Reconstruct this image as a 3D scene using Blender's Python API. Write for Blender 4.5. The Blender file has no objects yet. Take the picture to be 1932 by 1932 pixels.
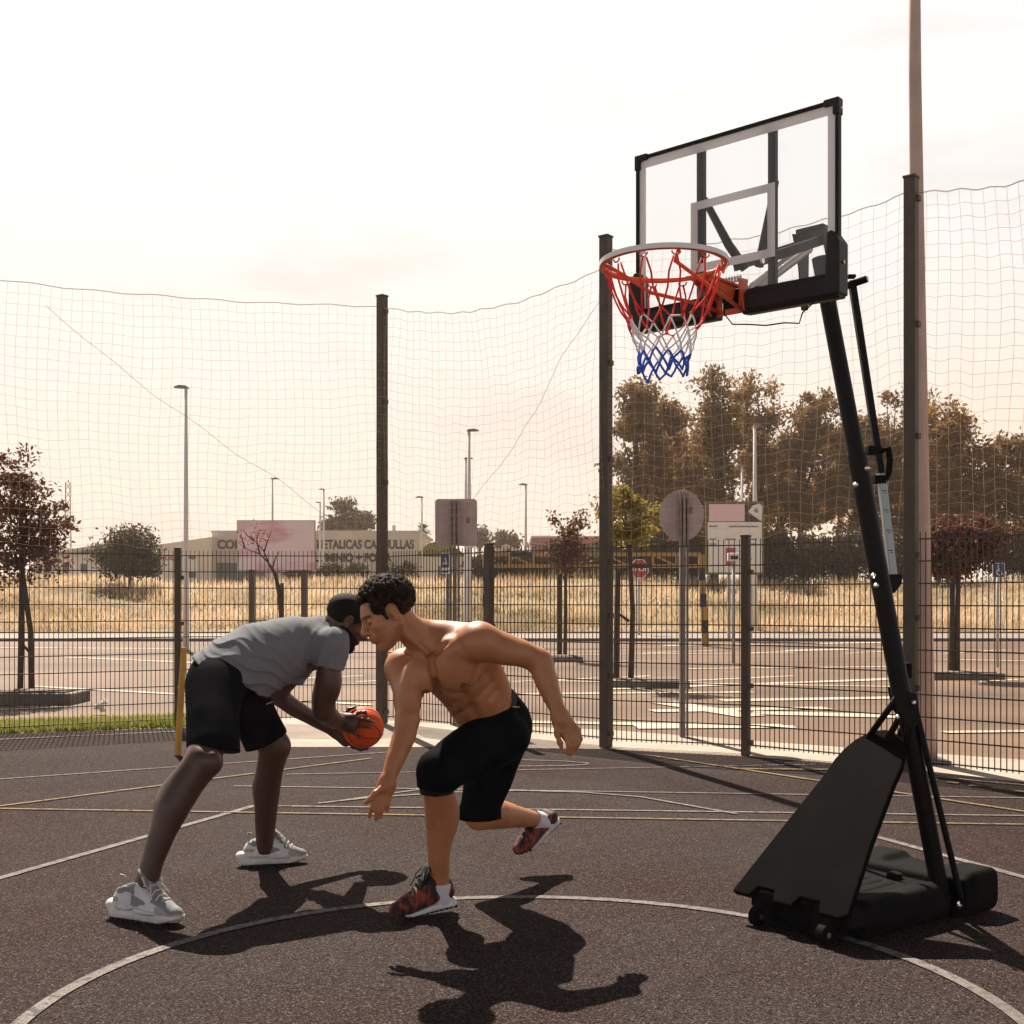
import bpy, bmesh, math, random
import numpy as np
from mathutils import Vector, Matrix
R = math.radians
rng = random.Random(7)
nrng = np.random.default_rng(7)
SC = bpy.context.scene
COL = SC.collection
# ------------------------------------------------------------------ camera
F, EYE, CX, HY = 2256.0, 1.22, 966.0, 1134.0
cam = bpy.data.cameras.new('camera')
cam.sensor_width = 36.0
cam.lens = 36.0 * F / 1932.0
cam.shift_y = (HY - 966.0) / 1932.0
cam.clip_start = 0.05
cam.clip_end = 4000
camo = bpy.data.objects.new('camera', cam)
COL.objects.link(camo)
camo.location = (0, 0, EYE)
camo.rotation_euler = (R(90), 0, 0)
SC.camera = camo
# ------------------------------------------------------------------ light
SUN_TO = Vector((-0.25, 0.77, 1.0)).normalized()
sl = bpy.data.lights.new('sun', 'SUN')
sl.energy = 5.0
sl.angle = R(0.5)
sl.color = (1.0, 0.87, 0.72)
so = bpy.data.objects.new('sun', sl)
COL.objects.link(so)
so.location = (-8, 24, 30)
so.rotation_euler = (-SUN_TO).to_track_quat('-Z', 'Y').to_euler()
SC.view_settings.view_transform = 'Standard'
SC.view_settings.look = 'None'
SC.view_settings.gamma = 1.0
SC.view_settings.exposure = 1.0
SC.cycles.max_bounces = 6
SC.cycles.transparent_max_bounces = 24
SC.cycles.use_denoising = True
w = bpy.data.worlds.new('World')
SC.world = w
w.use_nodes = True
nt = w.node_tree
nt.nodes.clear()
def wn(t, **k):
    n = nt.nodes.new(t)
    for a, b in k.items(): setattr(n, a, b)
    return n
def wl(a, b): nt.links.new(a, b)
def wmath(op, a, b=None, clamp=False):
    n = wn('ShaderNodeMath', operation=op, use_clamp=clamp)
    for i, v in enumerate((a, b)):
        if v is None: continue
        if isinstance(v, (int, float)): n.inputs[i].default_value = v
        else: wl(v, n.inputs[i])
    return n.outputs[0]
def wmix(f, a, b):
    n = wn('ShaderNodeMix', data_type='RGBA')
    for i, v in ((0, f), (6, a), (7, b)):
        if isinstance(v, (int, float)): n.inputs[i].default_value = v
        elif isinstance(v, tuple): n.inputs[i].default_value = (*v, 1)
        else: wl(v, n.inputs[i])
    return n.outputs[2]
sky = wn('ShaderNodeTexSky', sky_type='NISHITA', sun_disc=False, sun_elevation=math.asin(SUN_TO.z),
         sun_rotation=math.atan2(SUN_TO.x, SUN_TO.y), air_density=1.0, dust_density=4.0, ozone_density=1.0)
tc = wn('ShaderNodeTexCoord')
sep = wn('ShaderNodeSeparateXYZ')
wl(tc.outputs['Generated'], sep.inputs[0])
dx, dy, dz = sep.outputs
zz = wmath('MAXIMUM', dz, 0.0)
# high thin veil lit from behind: bright and creamy towards the sun's side, dim and cooler overhead
veil = wn('ShaderNodeValToRGB')
e = veil.color_ramp.elements
e[0].position, e[0].color = 0.0, (10.4, 8.8, 7.3, 1)
e[1].position, e[1].color = 1.0, (0.35, 0.4, 0.55, 1)
for p, c in ((0.10, (10.4, 9.1, 7.9, 1)), (0.20, (10.5, 9.7, 8.8, 1)), (0.32, (10.7, 10.5, 10.1, 1)), (0.46, (10.6, 10.5, 10.3, 1)), (0.60, (1.1, 1.15, 1.3, 1))):
    x = e.new(p); x.color = c
wl(zz, veil.inputs[0])
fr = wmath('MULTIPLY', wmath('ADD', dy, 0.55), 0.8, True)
back = wmix(wmath('POWER', wmath('MULTIPLY', zz, 1.9, True), 0.75), (17.0, 16.2, 15.8), (0.3, 0.36, 0.5))  # bright horizon band behind the camera, added as fill light on the players
warm = wmath('MULTIPLY', wmath('MULTIPLY', wmath('SUBTRACT', dx, 0.0), 2.6, True), wmath('SUBTRACT', 1.0, wmath('MULTIPLY', zz, 4.5, True)), True)
veilf = wmix(warm, veil.outputs[0], (11.5, 9.2, 6.7))
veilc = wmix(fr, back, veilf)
mp = wn('ShaderNodeMapping')
mp.inputs['Scale'].default_value = (1.0, 1.0, 3.4)
wl(tc.outputs['Generated'], mp.inputs[0])
cn = wn('ShaderNodeTexNoise')
cn.inputs['Scale'].default_value = 3.1
cn.inputs['Detail'].default_value = 7
cn.inputs['Roughness'].default_value = 0.55
wl(mp.outputs[0], cn.inputs['Vector'])
cr = wn('ShaderNodeValToRGB')
cr.color_ramp.elements[0].position = 0.55
cr.color_ramp.elements[1].position = 0.78
cr.color_ramp.elements[0].color = (0, 0, 0, 1)
cr.color_ramp.elements[1].color = (1, 1, 1, 1)
wl(cn.outputs['Fac'], cr.inputs[0])
cl = wmath('MULTIPLY', cr.outputs[0], 0.78)
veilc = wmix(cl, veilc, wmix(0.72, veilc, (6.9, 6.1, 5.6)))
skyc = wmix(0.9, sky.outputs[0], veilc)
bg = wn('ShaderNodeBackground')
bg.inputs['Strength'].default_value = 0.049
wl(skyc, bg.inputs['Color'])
wo = wn('ShaderNodeOutputWorld')
wl(bg.outputs[0], wo.inputs['Surface'])

# ------------------------------------------------------------------ helpers
def P(px, py, d): return Vector(((px - CX) / F * d, d, EYE - (py - HY) / F * d))
def G(px, py, z=0.0):
    d = (EYE - z) * F / (py - HY)
    return Vector(((px - CX) / F * d, d, z))

def tag(o, label=None, cat=None, group=None, kind=None):
    if label: o['label'] = label
    if cat: o['category'] = cat
    if group: o['group'] = group
    if kind: o['kind'] = kind
    return o
def thing(name, label, cat, loc=(0, 0, 0), group=None):
    o = bpy.data.objects.new(name, None)
    o.empty_display_size = 0.1
    COL.objects.link(o)
    o.location = loc
    return tag(o, label, cat, group)
def setparent(o, parent):
    if parent is not None:
        o.parent = parent
        p, m = parent, Matrix()
        while p is not None:
            m = Matrix.Translation(p.location) @ m
            p = p.parent if p.parent else None
        o.matrix_parent_inverse = Matrix.Translation(-parent.location) if parent.type == 'EMPTY' else Matrix()
def link(name, me, mats, parent=None):
    o = bpy.data.objects.new(name, me)
    COL.objects.link(o)
    for m in (mats if isinstance(mats, (list, tuple)) else [mats]): me.materials.append(m)
    setparent(o, parent)
    return o

def frame(d, up=None):
    d = Vector(d).normalized()
    up = Vector(up) if up is not None else (Vector((0, 0, 1)) if abs(d.z) < 0.95 else Vector((0, 1, 0)))
    x = up.cross(d)
    if x.length < 1e-6: x = Vector((1, 0, 0)).cross(d)
    x.normalize()
    return x, d.cross(x).normalized(), d

class MB:
    def __init__(s): s.v, s.f, s.m = [], [], []
    def add(s, vs, fs, mi=0):
        b = len(s.v)
        s.v.extend([tuple(v) for v in vs])
        for f in fs:
            s.f.append(tuple(b + i for i in f)); s.m.append(mi)
        return s
    def box(s, c, size, ax=None, mi=0):
        c = Vector(c); hx, hy, hz = [q / 2 for q in size]
        ax = ax or (Vector((1, 0, 0)), Vector((0, 1, 0)), Vector((0, 0, 1)))
        vs = [c + ax[0] * (i * hx) + ax[1] * (j * hy) + ax[2] * (k * hz) for i in (-1, 1) for j in (-1, 1) for k in (-1, 1)]
        fs = [(0, 1, 3, 2), (4, 6, 7, 5), (0, 4, 5, 1), (2, 3, 7, 6), (0, 2, 6, 4), (1, 5, 7, 3)]
        if ax[0].cross(ax[1]).dot(ax[2]) < 0: fs = [f[::-1] for f in fs]
        return s.add(vs, fs, mi)
    def bar(s, a, b, wd, ht=None, up=None, mi=0):
        a, b = Vector(a), Vector(b)
        x, y, z = frame(b - a, up)
        return s.box((a + b) / 2, (wd, ht or wd, (b - a).length), (x, y, z), mi)
    def tube(s, pts, r, n=8, closed=False, caps=True, mi=0):
        pts = [Vector(p) for p in pts]
        N = len(pts); rs = r if isinstance(r, (list, tuple)) else [r] * N
        vs, fs = [], []
        px = None
        for i, p in enumerate(pts):
            if closed: t = pts[(i + 1) % N] - pts[i - 1]
            else: t = pts[min(i + 1, N - 1)] - pts[max(i - 1, 0)]
            if px is None: x, y, t = frame(t)
            else:
                t = t.normalized(); x = px - t * px.dot(t)
                if x.length < 1e-6: x = frame(t)[0]
                x.normalize(); y = t.cross(x)
            px = x
            for k in range(n):
                a = 2 * math.pi * k / n
                vs.append(p + (x * math.cos(a) + y * math.sin(a)) * rs[i])
        for i in range(N if closed else N - 1):
            j = (i + 1) % N
            for k in range(n):
                l = (k + 1) % n
                fs.append((i * n + k, i * n + l, j * n + l, j * n + k))
        if caps and not closed:
            fs.append(tuple(range(n))[::-1]); fs.append(tuple((N - 1) * n + k for k in range(n)))
        return s.add(vs, fs, mi)
    def lathe(s, o, axis, prof, n=24, mi=0):
        o = Vector(o); x, y, z = frame(axis)
        vs, fs = [], []
        for (r, h) in prof:
            for k in range(n):
                a = 2 * math.pi * k / n
                vs.append(o + z * h + (x * math.cos(a) + y * math.sin(a)) * r)
        for i in range(len(prof) - 1):
            for k in range(n):
                l = (k + 1) % n
                fs.append((i * n + k, i * n + l, (i + 1) * n + l, (i + 1) * n + k))
        fs.append(tuple(range(n))[::-1]); fs.append(tuple((len(prof) - 1) * n + k for k in range(n)))
        return s.add(vs, fs, mi)
    def prism(s, poly, o, ux, uy, th, mi=0):
        o, ux, uy = Vector(o), Vector(ux), Vector(uy)
        nz = ux.cross(uy).normalized()
        area = sum(poly[i][0] * poly[(i + 1) % len(poly)][1] - poly[(i + 1) % len(poly)][0] * poly[i][1] for i in range(len(poly)))
        if area < 0: poly = poly[::-1]
        n = len(poly)
        a = [o + ux * p[0] + uy * p[1] - nz * th / 2 for p in poly]
        b = [v + nz * th for v in a]
        fs = [tuple(range(n))[::-1], tuple(range(n, 2 * n))]
        fs += [(i, (i + 1) % n, n + (i + 1) % n, n + i) for i in range(n)]
        return s.add(a + b, fs, mi)
    def sheet(s, pts, z=None, mi=0):
        return s.add([(p[0], p[1], p[2] if z is None else z) for p in pts], [tuple(range(len(pts)))], mi)
    def strip(s, pts, wd, z, mi=0):
        pts = [Vector((p[0], p[1], 0)) for p in pts]
        vs = []
        for i, p in enumerate(pts):
            t = (pts[min(i + 1, len(pts) - 1)] - pts[max(i - 1, 0)]).normalized()
            nn = Vector((-t.y, t.x, 0)) * wd / 2
            vs += [(p.x - nn.x, p.y - nn.y, z), (p.x + nn.x, p.y + nn.y, z)]
        return s.add(vs, [(2 * i, 2 * i + 2, 2 * i + 3, 2 * i + 1) for i in range(len(pts) - 1)], mi)
    def build(s, name, mats, parent=None, smooth=False, bevel=0, angle=None, seg=2):
        me = bpy.data.meshes.new(name)
        me.from_pydata(s.v, [], s.f)
        if any(s.m): me.polygons.foreach_set('material_index', s.m)
        me.update()
        if smooth or angle:
            me.polygons.foreach_set('use_smooth', [True] * len(me.polygons))
            if angle: me.set_sharp_from_angle(angle=R(angle))
        o = link(name, me, mats, parent)
        if bevel:
            b = o.modifiers.new('bevel', 'BEVEL')
            b.width = bevel; b.segments = seg; b.limit_method = 'ANGLE'
        return o

def text_obj(s, size, o, ux, uy, mat, parent, name='lettering', depth=0.004, bold=0.0, align='CENTER', sx=1.0):
    cu = bpy.data.curves.new(name, 'FONT')
    cu.body = s; cu.size = size; cu.align_x = align; cu.align_y = 'CENTER'
    cu.extrude = depth; cu.offset = bold
    t = bpy.data.objects.new(name, cu)
    COL.objects.link(t)
    bpy.context.view_layer.update()
    me = bpy.data.meshes.new_from_object(t.evaluated_get(bpy.context.evaluated_depsgraph_get()))
    bpy.data.objects.remove(t)
    ux, uy = Vector(ux).normalized(), Vector(uy).normalized()
    uz = ux.cross(uy)
    m = Matrix(((ux.x * sx, uy.x, uz.x, o[0]), (ux.y * sx, uy.y, uz.y, o[1]), (ux.z * sx, uy.z, uz.z, o[2]), (0, 0, 0, 1)))
    me.transform(m)
    me.name = name
    return link(name, me, mat, parent)

# ------------------------------------------------------------------ materials
def mat(name, c, rough=0.6, metal=0.0, c2=None, scale=6.0, lo=0.35, hi=0.65, detail=5.0, bump=0.0, bscale=None, bdist=0.01, spec=0.5,
        sss=0.0, trans=0.0, stain=None, attr=None, stretch=None, rvar=0.0, fleck=None):
    m = bpy.data.materials.new(name)
    m.use_nodes = True
    t = m.node_tree
    b = t.nodes['Principled BSDF']
    L = t.links.new
    b.inputs['Roughness'].default_value = rough
    b.inputs['Metallic'].default_value = metal
    b.inputs['Specular IOR Level'].default_value = spec
    b.inputs['Base Color'].default_value = (*c, 1)
    co = t.nodes.new('ShaderNodeNewGeometry').outputs['Position']
    if stretch:
        mpn = t.nodes.new('ShaderNodeMapping'); mpn.inputs['Scale'].default_value = stretch
        L(co, mpn.inputs[0]); co = mpn.outputs[0]
    def noise(sc, det=detail, rg=0.55):
        n = t.nodes.new('ShaderNodeTexNoise')
        n.inputs['Scale'].default_value = sc; n.inputs['Detail'].default_value = det; n.inputs['Roughness'].default_value = rg
        L(co, n.inputs['Vector']); return n.outputs['Fac']
    def ramp(f, a, bb):
        r = t.nodes.new('ShaderNodeMapRange'); r.inputs['From Min'].default_value = a; r.inputs['From Max'].default_value = bb
        L(f, r.inputs['Value']); return r.outputs[0]
    def mix(f, a, bb):
        n = t.nodes.new('ShaderNodeMix'); n.data_type = 'RGBA'
        for i, v in ((0, f), (6, a), (7, bb)):
            if isinstance(v, (int, float)): n.inputs[i].default_value = v
            elif isinstance(v, tuple): n.inputs[i].default_value = (*v, 1)
            else: L(v, n.inputs[i])
        return n.outputs[2]
    colr = None
    if attr:
        a = t.nodes.new('ShaderNodeVertexColor'); a.layer_name = attr; colr = a.outputs[0]
    if c2 is not None:
        base = colr if colr is not None else c
        colr = mix(ramp(noise(scale), lo, hi), base, c2)
    if stain:
        for scol, ssc, s0, s1 in stain:
            colr = mix(ramp(noise(ssc, 6.0, .6), s0, s1), colr if colr is not None else c, scol)
    if fleck:   # (colour, scale, threshold)
        for fc, fs, ft in fleck:
            vn = t.nodes.new('ShaderNodeTexVoronoi'); vn.inputs['Scale'].default_value = fs
            L(co, vn.inputs['Vector'])
            sp = t.nodes.new('ShaderNodeSeparateColor'); L(vn.outputs['Color'], sp.inputs[0])
            gt = t.nodes.new('ShaderNodeMath'); gt.operation = 'GREATER_THAN'; gt.inputs[1].default_value = ft
            L(sp.outputs[0], gt.inputs[0])
            colr = mix(gt.outputs[0], colr if colr is not None else c, fc)
    if colr is not None: L(colr, b.inputs['Base Color'])
    if rvar:
        r = t.nodes.new('ShaderNodeMapRange'); r.inputs['To Min'].default_value = max(0.02, rough - rvar); r.inputs['To Max'].default_value = min(1, rough + rvar)
        L(noise(scale * 1.7), r.inputs['Value']); L(r.outputs[0], b.inputs['Roughness'])
    if bump:
        bn = t.nodes.new('ShaderNodeBump'); bn.inputs['Strength'].default_value = bump; bn.inputs['Distance'].default_value = bdist
        L(noise(bscale or scale * 4), bn.inputs['Height']); L(bn.outputs[0], b.inputs['Normal'])
    if sss:
        b.inputs['Subsurface Weight'].default_value = sss
        b.inputs['Subsurface Radius'].default_value = (1.0, 0.4, 0.2)
        b.inputs['Subsurface Scale'].default_value = 0.008
    if trans:
        tr = t.nodes.new('ShaderNodeBsdfTranslucent'); mx = t.nodes.new('ShaderNodeMixShader')
        mx.inputs[0].default_value = trans
        if colr is not None: L(colr, tr.inputs['Color'])
        else: tr.inputs['Color'].default_value = (*c, 1)
        L(b.outputs[0], mx.inputs[1]); L(tr.outputs[0], mx.inputs[2])
        L(mx.outputs[0], t.nodes['Material Output'].inputs['Surface'])
    return m
# ================================================================== SETTING
M = {}
M['soil'] = mat('dry_soil', (0.20, 0.15, 0.10), 0.95, c2=(0.13, 0.10, 0.07), scale=0.6, bump=0.3, bscale=3)
M['rubber'] = mat('court_rubber', (0.039, 0.030, 0.0305), 0.85, c2=(0.032, 0.0135, 0.012), scale=0.55, lo=0.42, hi=0.62, stain=[((0.046, 0.037, 0.036), 1.3, .56, .72), ((0.017, 0.010, 0.009), 2.6, .60, .72), ((0.056, 0.046, 0.044), 7.0, .66, .74)], bump=0.9, bscale=190, bdist=0.004, spec=0.06,
                  fleck=[((0.072, 0.058, 0.055), 190, 0.76), ((0.011, 0.0075, 0.0075), 200, 0.70), ((0.14, 0.12, 0.11), 220, 0.965)])
M['line_white'] = mat('worn_white_line', (0.20, 0.18, 0.172), 0.85, c2=(0.048, 0.037, 0.036), scale=26, lo=0.50, hi=0.60, stain=[((0.12, 0.10, 0.097), 1.5, .45, .65)], bump=0.8, bscale=170, bdist=0.004, fleck=[((0.09, 0.075, 0.07), 190, 0.78)])
M['line_yellow'] = mat('worn_yellow_line', (0.24, 0.16, 0.055), 0.85, c2=(0.05, 0.038, 0.032), scale=22, lo=0.50, hi=0.62, bump=0.8, bscale=170, bdist=0.004, fleck=[((0.08, 0.065, 0.05), 190, 0.78)])
M['concrete'] = mat('pavement_concrete', (0.42, 0.35, 0.29), 0.85, c2=(0.30, 0.25, 0.21), scale=2.2, bump=0.3, bscale=60, bdist=0.004)
M['asphalt'] = mat('lot_asphalt', (0.200, 0.128, 0.084), 0.65, c2=(0.105, 0.070, 0.050), scale=0.35, lo=0.35, hi=0.65, bump=0.5, bscale=40, bdist=0.01, spec=0.13, stretch=(0.5, 1, 1))
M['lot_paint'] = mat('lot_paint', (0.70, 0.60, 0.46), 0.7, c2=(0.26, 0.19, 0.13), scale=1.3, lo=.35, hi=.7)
M['kerb'] = mat('kerb_stone', (0.17, 0.14, 0.12), 0.8, c2=(0.11, 0.09, 0.08), scale=3)
M['sidewalk'] = mat('sidewalk_paving', (0.27, 0.22, 0.18), 0.8, c2=(0.18, 0.15, 0.12), scale=1.0)
M['bank'] = mat('dry_bank', (0.34, 0.25, 0.13), 0.95, c2=(0.17, 0.13, 0.07), scale=0.35, lo=0.4, hi=0.6, stretch=(0.6, 1.0, 4.0))
M['straw'] = mat('dry_straw', (0.80, 0.62, 0.43), 0.8, c2=(0.27, 0.20, 0.10), scale=0.22, lo=.42, hi=.62, stretch=(.7, 1, 3.5), trans=0.45)
M['hill'] = mat('far_hill', (0.50, 0.46, 0.41), 1.0, c2=(0.40, 0.37, 0.33), scale=0.01)
M['steel_dark'] = mat('dark_steel', (0.050, 0.036, 0.026), 0.6, metal=0.1, c2=(0.075, 0.052, 0.035), scale=8)
M['wire_dark'] = mat('dark_wire', (0.042, 0.031, 0.023), 0.55, metal=0.1)
M['netcord'] = mat('net_cord', (0.66, 0.50, 0.33), 0.8, trans=.4)
M['rope'] = mat('rope', (0.42, 0.31, 0.19), 0.85)

def struct(mb, name, m, **k):
    o = mb.build(name, m, **k); return tag(o, kind='structure')

struct(MB().sheet([(-1500, -60), (1500, -60), (1500, 2400), (-1500, 2400)], -0.05), 'ground', M['soil'])
# fence line
L2, L1 = G(-420, 1409), G(335, 1368)
P1, H1, P2, H2, P3 = G(721, 1365), G(923, 1388), G(1143, 1410), G(1407, 1424), G(1719, 1455)
RR = G(2350, 1525)
L3 = G(-60, 1389)
struct(MB().sheet([(-16, -4), (14, -4), (14, 6.4), G(2350, 1527)[:2], G(1932, 1476)[:2], G(1720, 1452)[:2], G(1410, 1427)[:2], G(1143, 1413)[:2], G(800, 1409)[:2],
                   G(540, 1409)[:2], G(350, 1373)[:2], G(0, 1385)[:2], G(-420, 1411)[:2], (-16, 8.6)], 0.0), 'court_surface', M['rubber'])
struct(MB().sheet([(-30, 8), (-9, 9.2), G(-420, 1409)[:2], G(0, 1384)[:2], G(350, 1372)[:2], G(540, 1412)[:2], G(800, 1415)[:2], G(1143, 1420)[:2], G(1932, 1490)[:2], (20, 5),
                   (22, 7.5), G(1932, 1432)[:2], G(1500, 1402)[:2], G(1150, 1376)[:2], G(800, 1362)[:2], G(600, 1352)[:2], G(380, 1350)[:2], G(0, 1365)[:2], (-30, 12)], -0.006), 'pavement', M['concrete'])
struct(MB().sheet([(-60, 8), (60, 4), (60, 37), (-60, 37)], -0.03), 'parking_lot', M['asphalt'])
struct(MB().sheet([(-90, 37.3), (90, 37.3), (90, 44.6), (-90, 44.6)], 0.03), 'sidewalk', M['sidewalk'])
kb = MB()
kb.box((0, 37.15, 0.01), (180, 0.3, 0.12))
kb.box((0, 44.4, 0.02), (180, 0.3, 0.14))
tag(kb.build('kerb', M['kerb'], bevel=0.02), kind='structure')

# court markings
wl_, yl_ = MB(), MB()
cx0, cy0, cr0 = 0.03, 3.47, 1.45
arc = [(cx0 + cr0 * math.cos(a), cy0 + cr0 * math.sin(a)) for a in [2 * math.pi * i / 128 for i in range(129)]]
wl_.strip(arc, 0.047, 0.004)
def seg(mb, a, b, wd, z): mb.strip([G(*a), G(*b)], wd, z)
seg(wl_, (-120, 1692), (480, 1521), 0.047, 0.0045)
seg(wl_, (478, 1521), (2300, 1545), 0.034, 0.0050)
seg(wl_, (1655, 1580), (2300, 1758), 0.047, 0.0045)
seg(wl_, (-100, 1478), (760, 1418), 0.028, 0.0055)
seg(wl_, (-200, 1405), (345, 1380), 0.045, 0.0055)
seg(wl_, (540, 1462), (1700, 1440), 0.022, 0.0057)
seg(wl_, (440, 1484), (2300, 1512), 0.026, 0.0058)
seg(wl_, (640, 1512), (940, 1470), 0.026, 0.006)
far = [G(1330 + 60, 1537), G(1300, 1521), G(1210, 1505), G(1100, 1496), G(980, 1493), G(850, 1496), G(700, 1506), G(600, 1517)]
wl_.strip(far, 0.032, 0.0063)
fc2 = [G(960, 1447), G(1060, 1446), G(1105, 1444), G(1110, 1441), G(1060, 1437), G(960, 1434)]
wl_.strip(fc2, 0.03, 0.0066)
seg(wl_, (1720, 1462), (2300, 1518), 0.045, 0.0062)
seg(yl_, (-200, 1524), (2300, 1563), 0.026, 0.0072)
seg(yl_, (-120, 1538), (700, 1432), 0.028, 0.0076)
seg(yl_, (1215, 1425), (2300, 1588), 0.034, 0.0080)
seg(yl_, (1390, 1452), (1640, 1454), 0.05, 0.0083)
for q in range(5):
    seg(yl_, (1745 + 42 * q, 1472 + 5.5 * q), (1766 + 42 * q, 1474 + 5.5 * q), 0.06, 0.0085)
struct(wl_, 'white_court_lines', M['line_white'])
struct(yl_, 'yellow_court_lines', M['line_yellow'])

# parking bay lines and worn pale streaks
pl = MB()
rr = random.Random(3)
for row, (y0, dyy) in enumerate(((18.5, 2.6), (28.5, 3.6))):
    for i in range(-2, 12):
        x = i * 2.4 + row * 0.7
        if y0 < 15 and x < -3: continue
        pl.strip([(x, y0), (x + 2.3, y0 + dyy * 0.55)], 0.14, -0.024)
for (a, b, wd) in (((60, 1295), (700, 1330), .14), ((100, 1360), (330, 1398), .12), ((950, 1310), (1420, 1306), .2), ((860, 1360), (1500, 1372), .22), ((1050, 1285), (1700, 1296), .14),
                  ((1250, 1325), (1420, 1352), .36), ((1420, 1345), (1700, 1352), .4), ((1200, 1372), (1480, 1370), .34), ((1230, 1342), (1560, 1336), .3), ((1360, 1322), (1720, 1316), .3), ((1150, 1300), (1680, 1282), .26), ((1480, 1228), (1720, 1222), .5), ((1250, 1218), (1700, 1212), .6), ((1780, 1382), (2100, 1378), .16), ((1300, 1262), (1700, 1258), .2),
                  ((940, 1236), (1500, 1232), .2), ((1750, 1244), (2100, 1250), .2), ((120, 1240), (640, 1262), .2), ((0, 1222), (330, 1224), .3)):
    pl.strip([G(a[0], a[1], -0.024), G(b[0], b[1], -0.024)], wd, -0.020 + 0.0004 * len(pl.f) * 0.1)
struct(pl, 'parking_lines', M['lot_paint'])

# grass bank
nx, ny = 120, 26
vs = []
for j in range(ny):
    y = 44.6 + (j / (ny - 1)) ** 1.6 * 120
    for i in range(nx):
        x = -90 + 180 * i / (nx - 1)
        t = min(1, max(0, (y - 44.6) / 14)); t = t * t * (3 - 2 * t)
        z = 0.06 + t * (2.05 + 0.16 * math.sin(x * 0.21 + 1) + 0.12 * math.sin(x * 0.53)) + 0.12 * math.sin(x * .9 + y * .7) * min(1, (y - 44.6) / 2) * 0.5
        vs.append((x, y, z))
fs = [(j * nx + i, j * nx + i + 1, (j + 1) * nx + i + 1, (j + 1) * nx + i) for j in range(ny - 1) for i in range(nx - 1)]
struct(MB().add(vs, fs), 'grass_bank', M['bank'], smooth=True)
def bank_z(x, y):
    t = min(1, max(0, (y - 44.6) / 14)); t = t * t * (3 - 2 * t)
    return 0.06 + t * (2.05 + 0.16 * math.sin(x * 0.21 + 1) + 0.12 * math.sin(x * 0.53))
gb = MB()
for i in range(42000):
    y = 45.2 + 17 * rr.random() ** 1.15
    x = (rr.random() * 2 - 1) * (0.46 * y + 3)
    clump = math.sin(x * 0.8 + 2.1 * math.sin(y * .6)) + math.sin(y * 1.3 + x * .35)
    if clump < -0.6 and rr.random() < 0.75: continue
    z = bank_z(x, y) - 0.03
    h = rr.uniform(0.22, 0.62) * (1.15 if clump > 0.8 else 0.8)
    a = rr.random() * 6.28; wv = rr.uniform(0.015, 0.035)
    lx, ly = rr.gauss(0, .12), rr.gauss(0, .12)
    ca, sa = math.cos(a) * wv, math.sin(a) * wv
    gb.add([(x - ca, y - sa, z), (x + ca, y + sa, z), (x + lx, y + ly, z + h)], [(0, 1, 2)])
tag(gb.build('dry_grass', M['straw']), kind='stuff')
M['greengrass'] = mat('green_grass', (0.24, 0.28, 0.05), 0.7, c2=(0.36, 0.34, 0.10), scale=2, trans=0.4)
gg = MB()
for i in range(9000):
    px = rr.uniform(-80, 352); t = rr.random()
    yb = (1385 if px < 0 else 1385 - px * 0.036)
    q = G(px, yb - 1 - 17 * t)
    if px > 210 and t > 0.5 and rr.random() < .4: continue
    h = rr.uniform(0.03, 0.09); a = rr.random() * 6.28; wv = 0.008
    gg.add([(q.x - math.cos(a) * wv, q.y - math.sin(a) * wv, -0.004), (q.x + math.cos(a) * wv, q.y + math.sin(a) * wv, -0.004), (q.x + rr.gauss(0, .02), q.y + rr.gauss(0, .02), h)], [(0, 1, 2)])
tag(gg.build('grass_strip', M['greengrass']), kind='stuff')
# scrap of litter by the grass strip
q = G(189, 1347, -.02)
lt_ = MB()
for (dx_, dz_, r_) in ((0, .06, .07), (.05, .10, .05), (-.05, .04, .05), (.02, .02, .06)): lt_.tube([(q.x + dx_ - r_ * .4, q.y, dz_), (q.x + dx_, q.y + .02, dz_ + .02), (q.x + dx_ + r_ * .5, q.y - .02, dz_)], [r_ * .35, r_ * .7, r_ * .3], 7)
tag(lt_.build('litter_bag', mat('white_plastic', (.7, .68, .64), .5), angle=50), 'crumpled white bag lying on the lot beyond the left fence', 'litter')
# far hills
hv = []
nh = 160
for j in range(2):
    for i in range(nh):
        x = -420 + 840 * i / (nh - 1)
        z = 14 + 9 * math.sin(x * 0.013 + 0.8) + 5 * math.sin(x * 0.031 + 2) + 2.5 * math.sin(x * .09)
        hv.append((x, 480 + 140 * j, max(3, z + 8) if j else 1.0))
struct(MB().add(hv, [(i, i + 1, nh + i + 1, nh + i) for i in range(nh - 1)]), 'hills', M['hill'], smooth=True)

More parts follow.
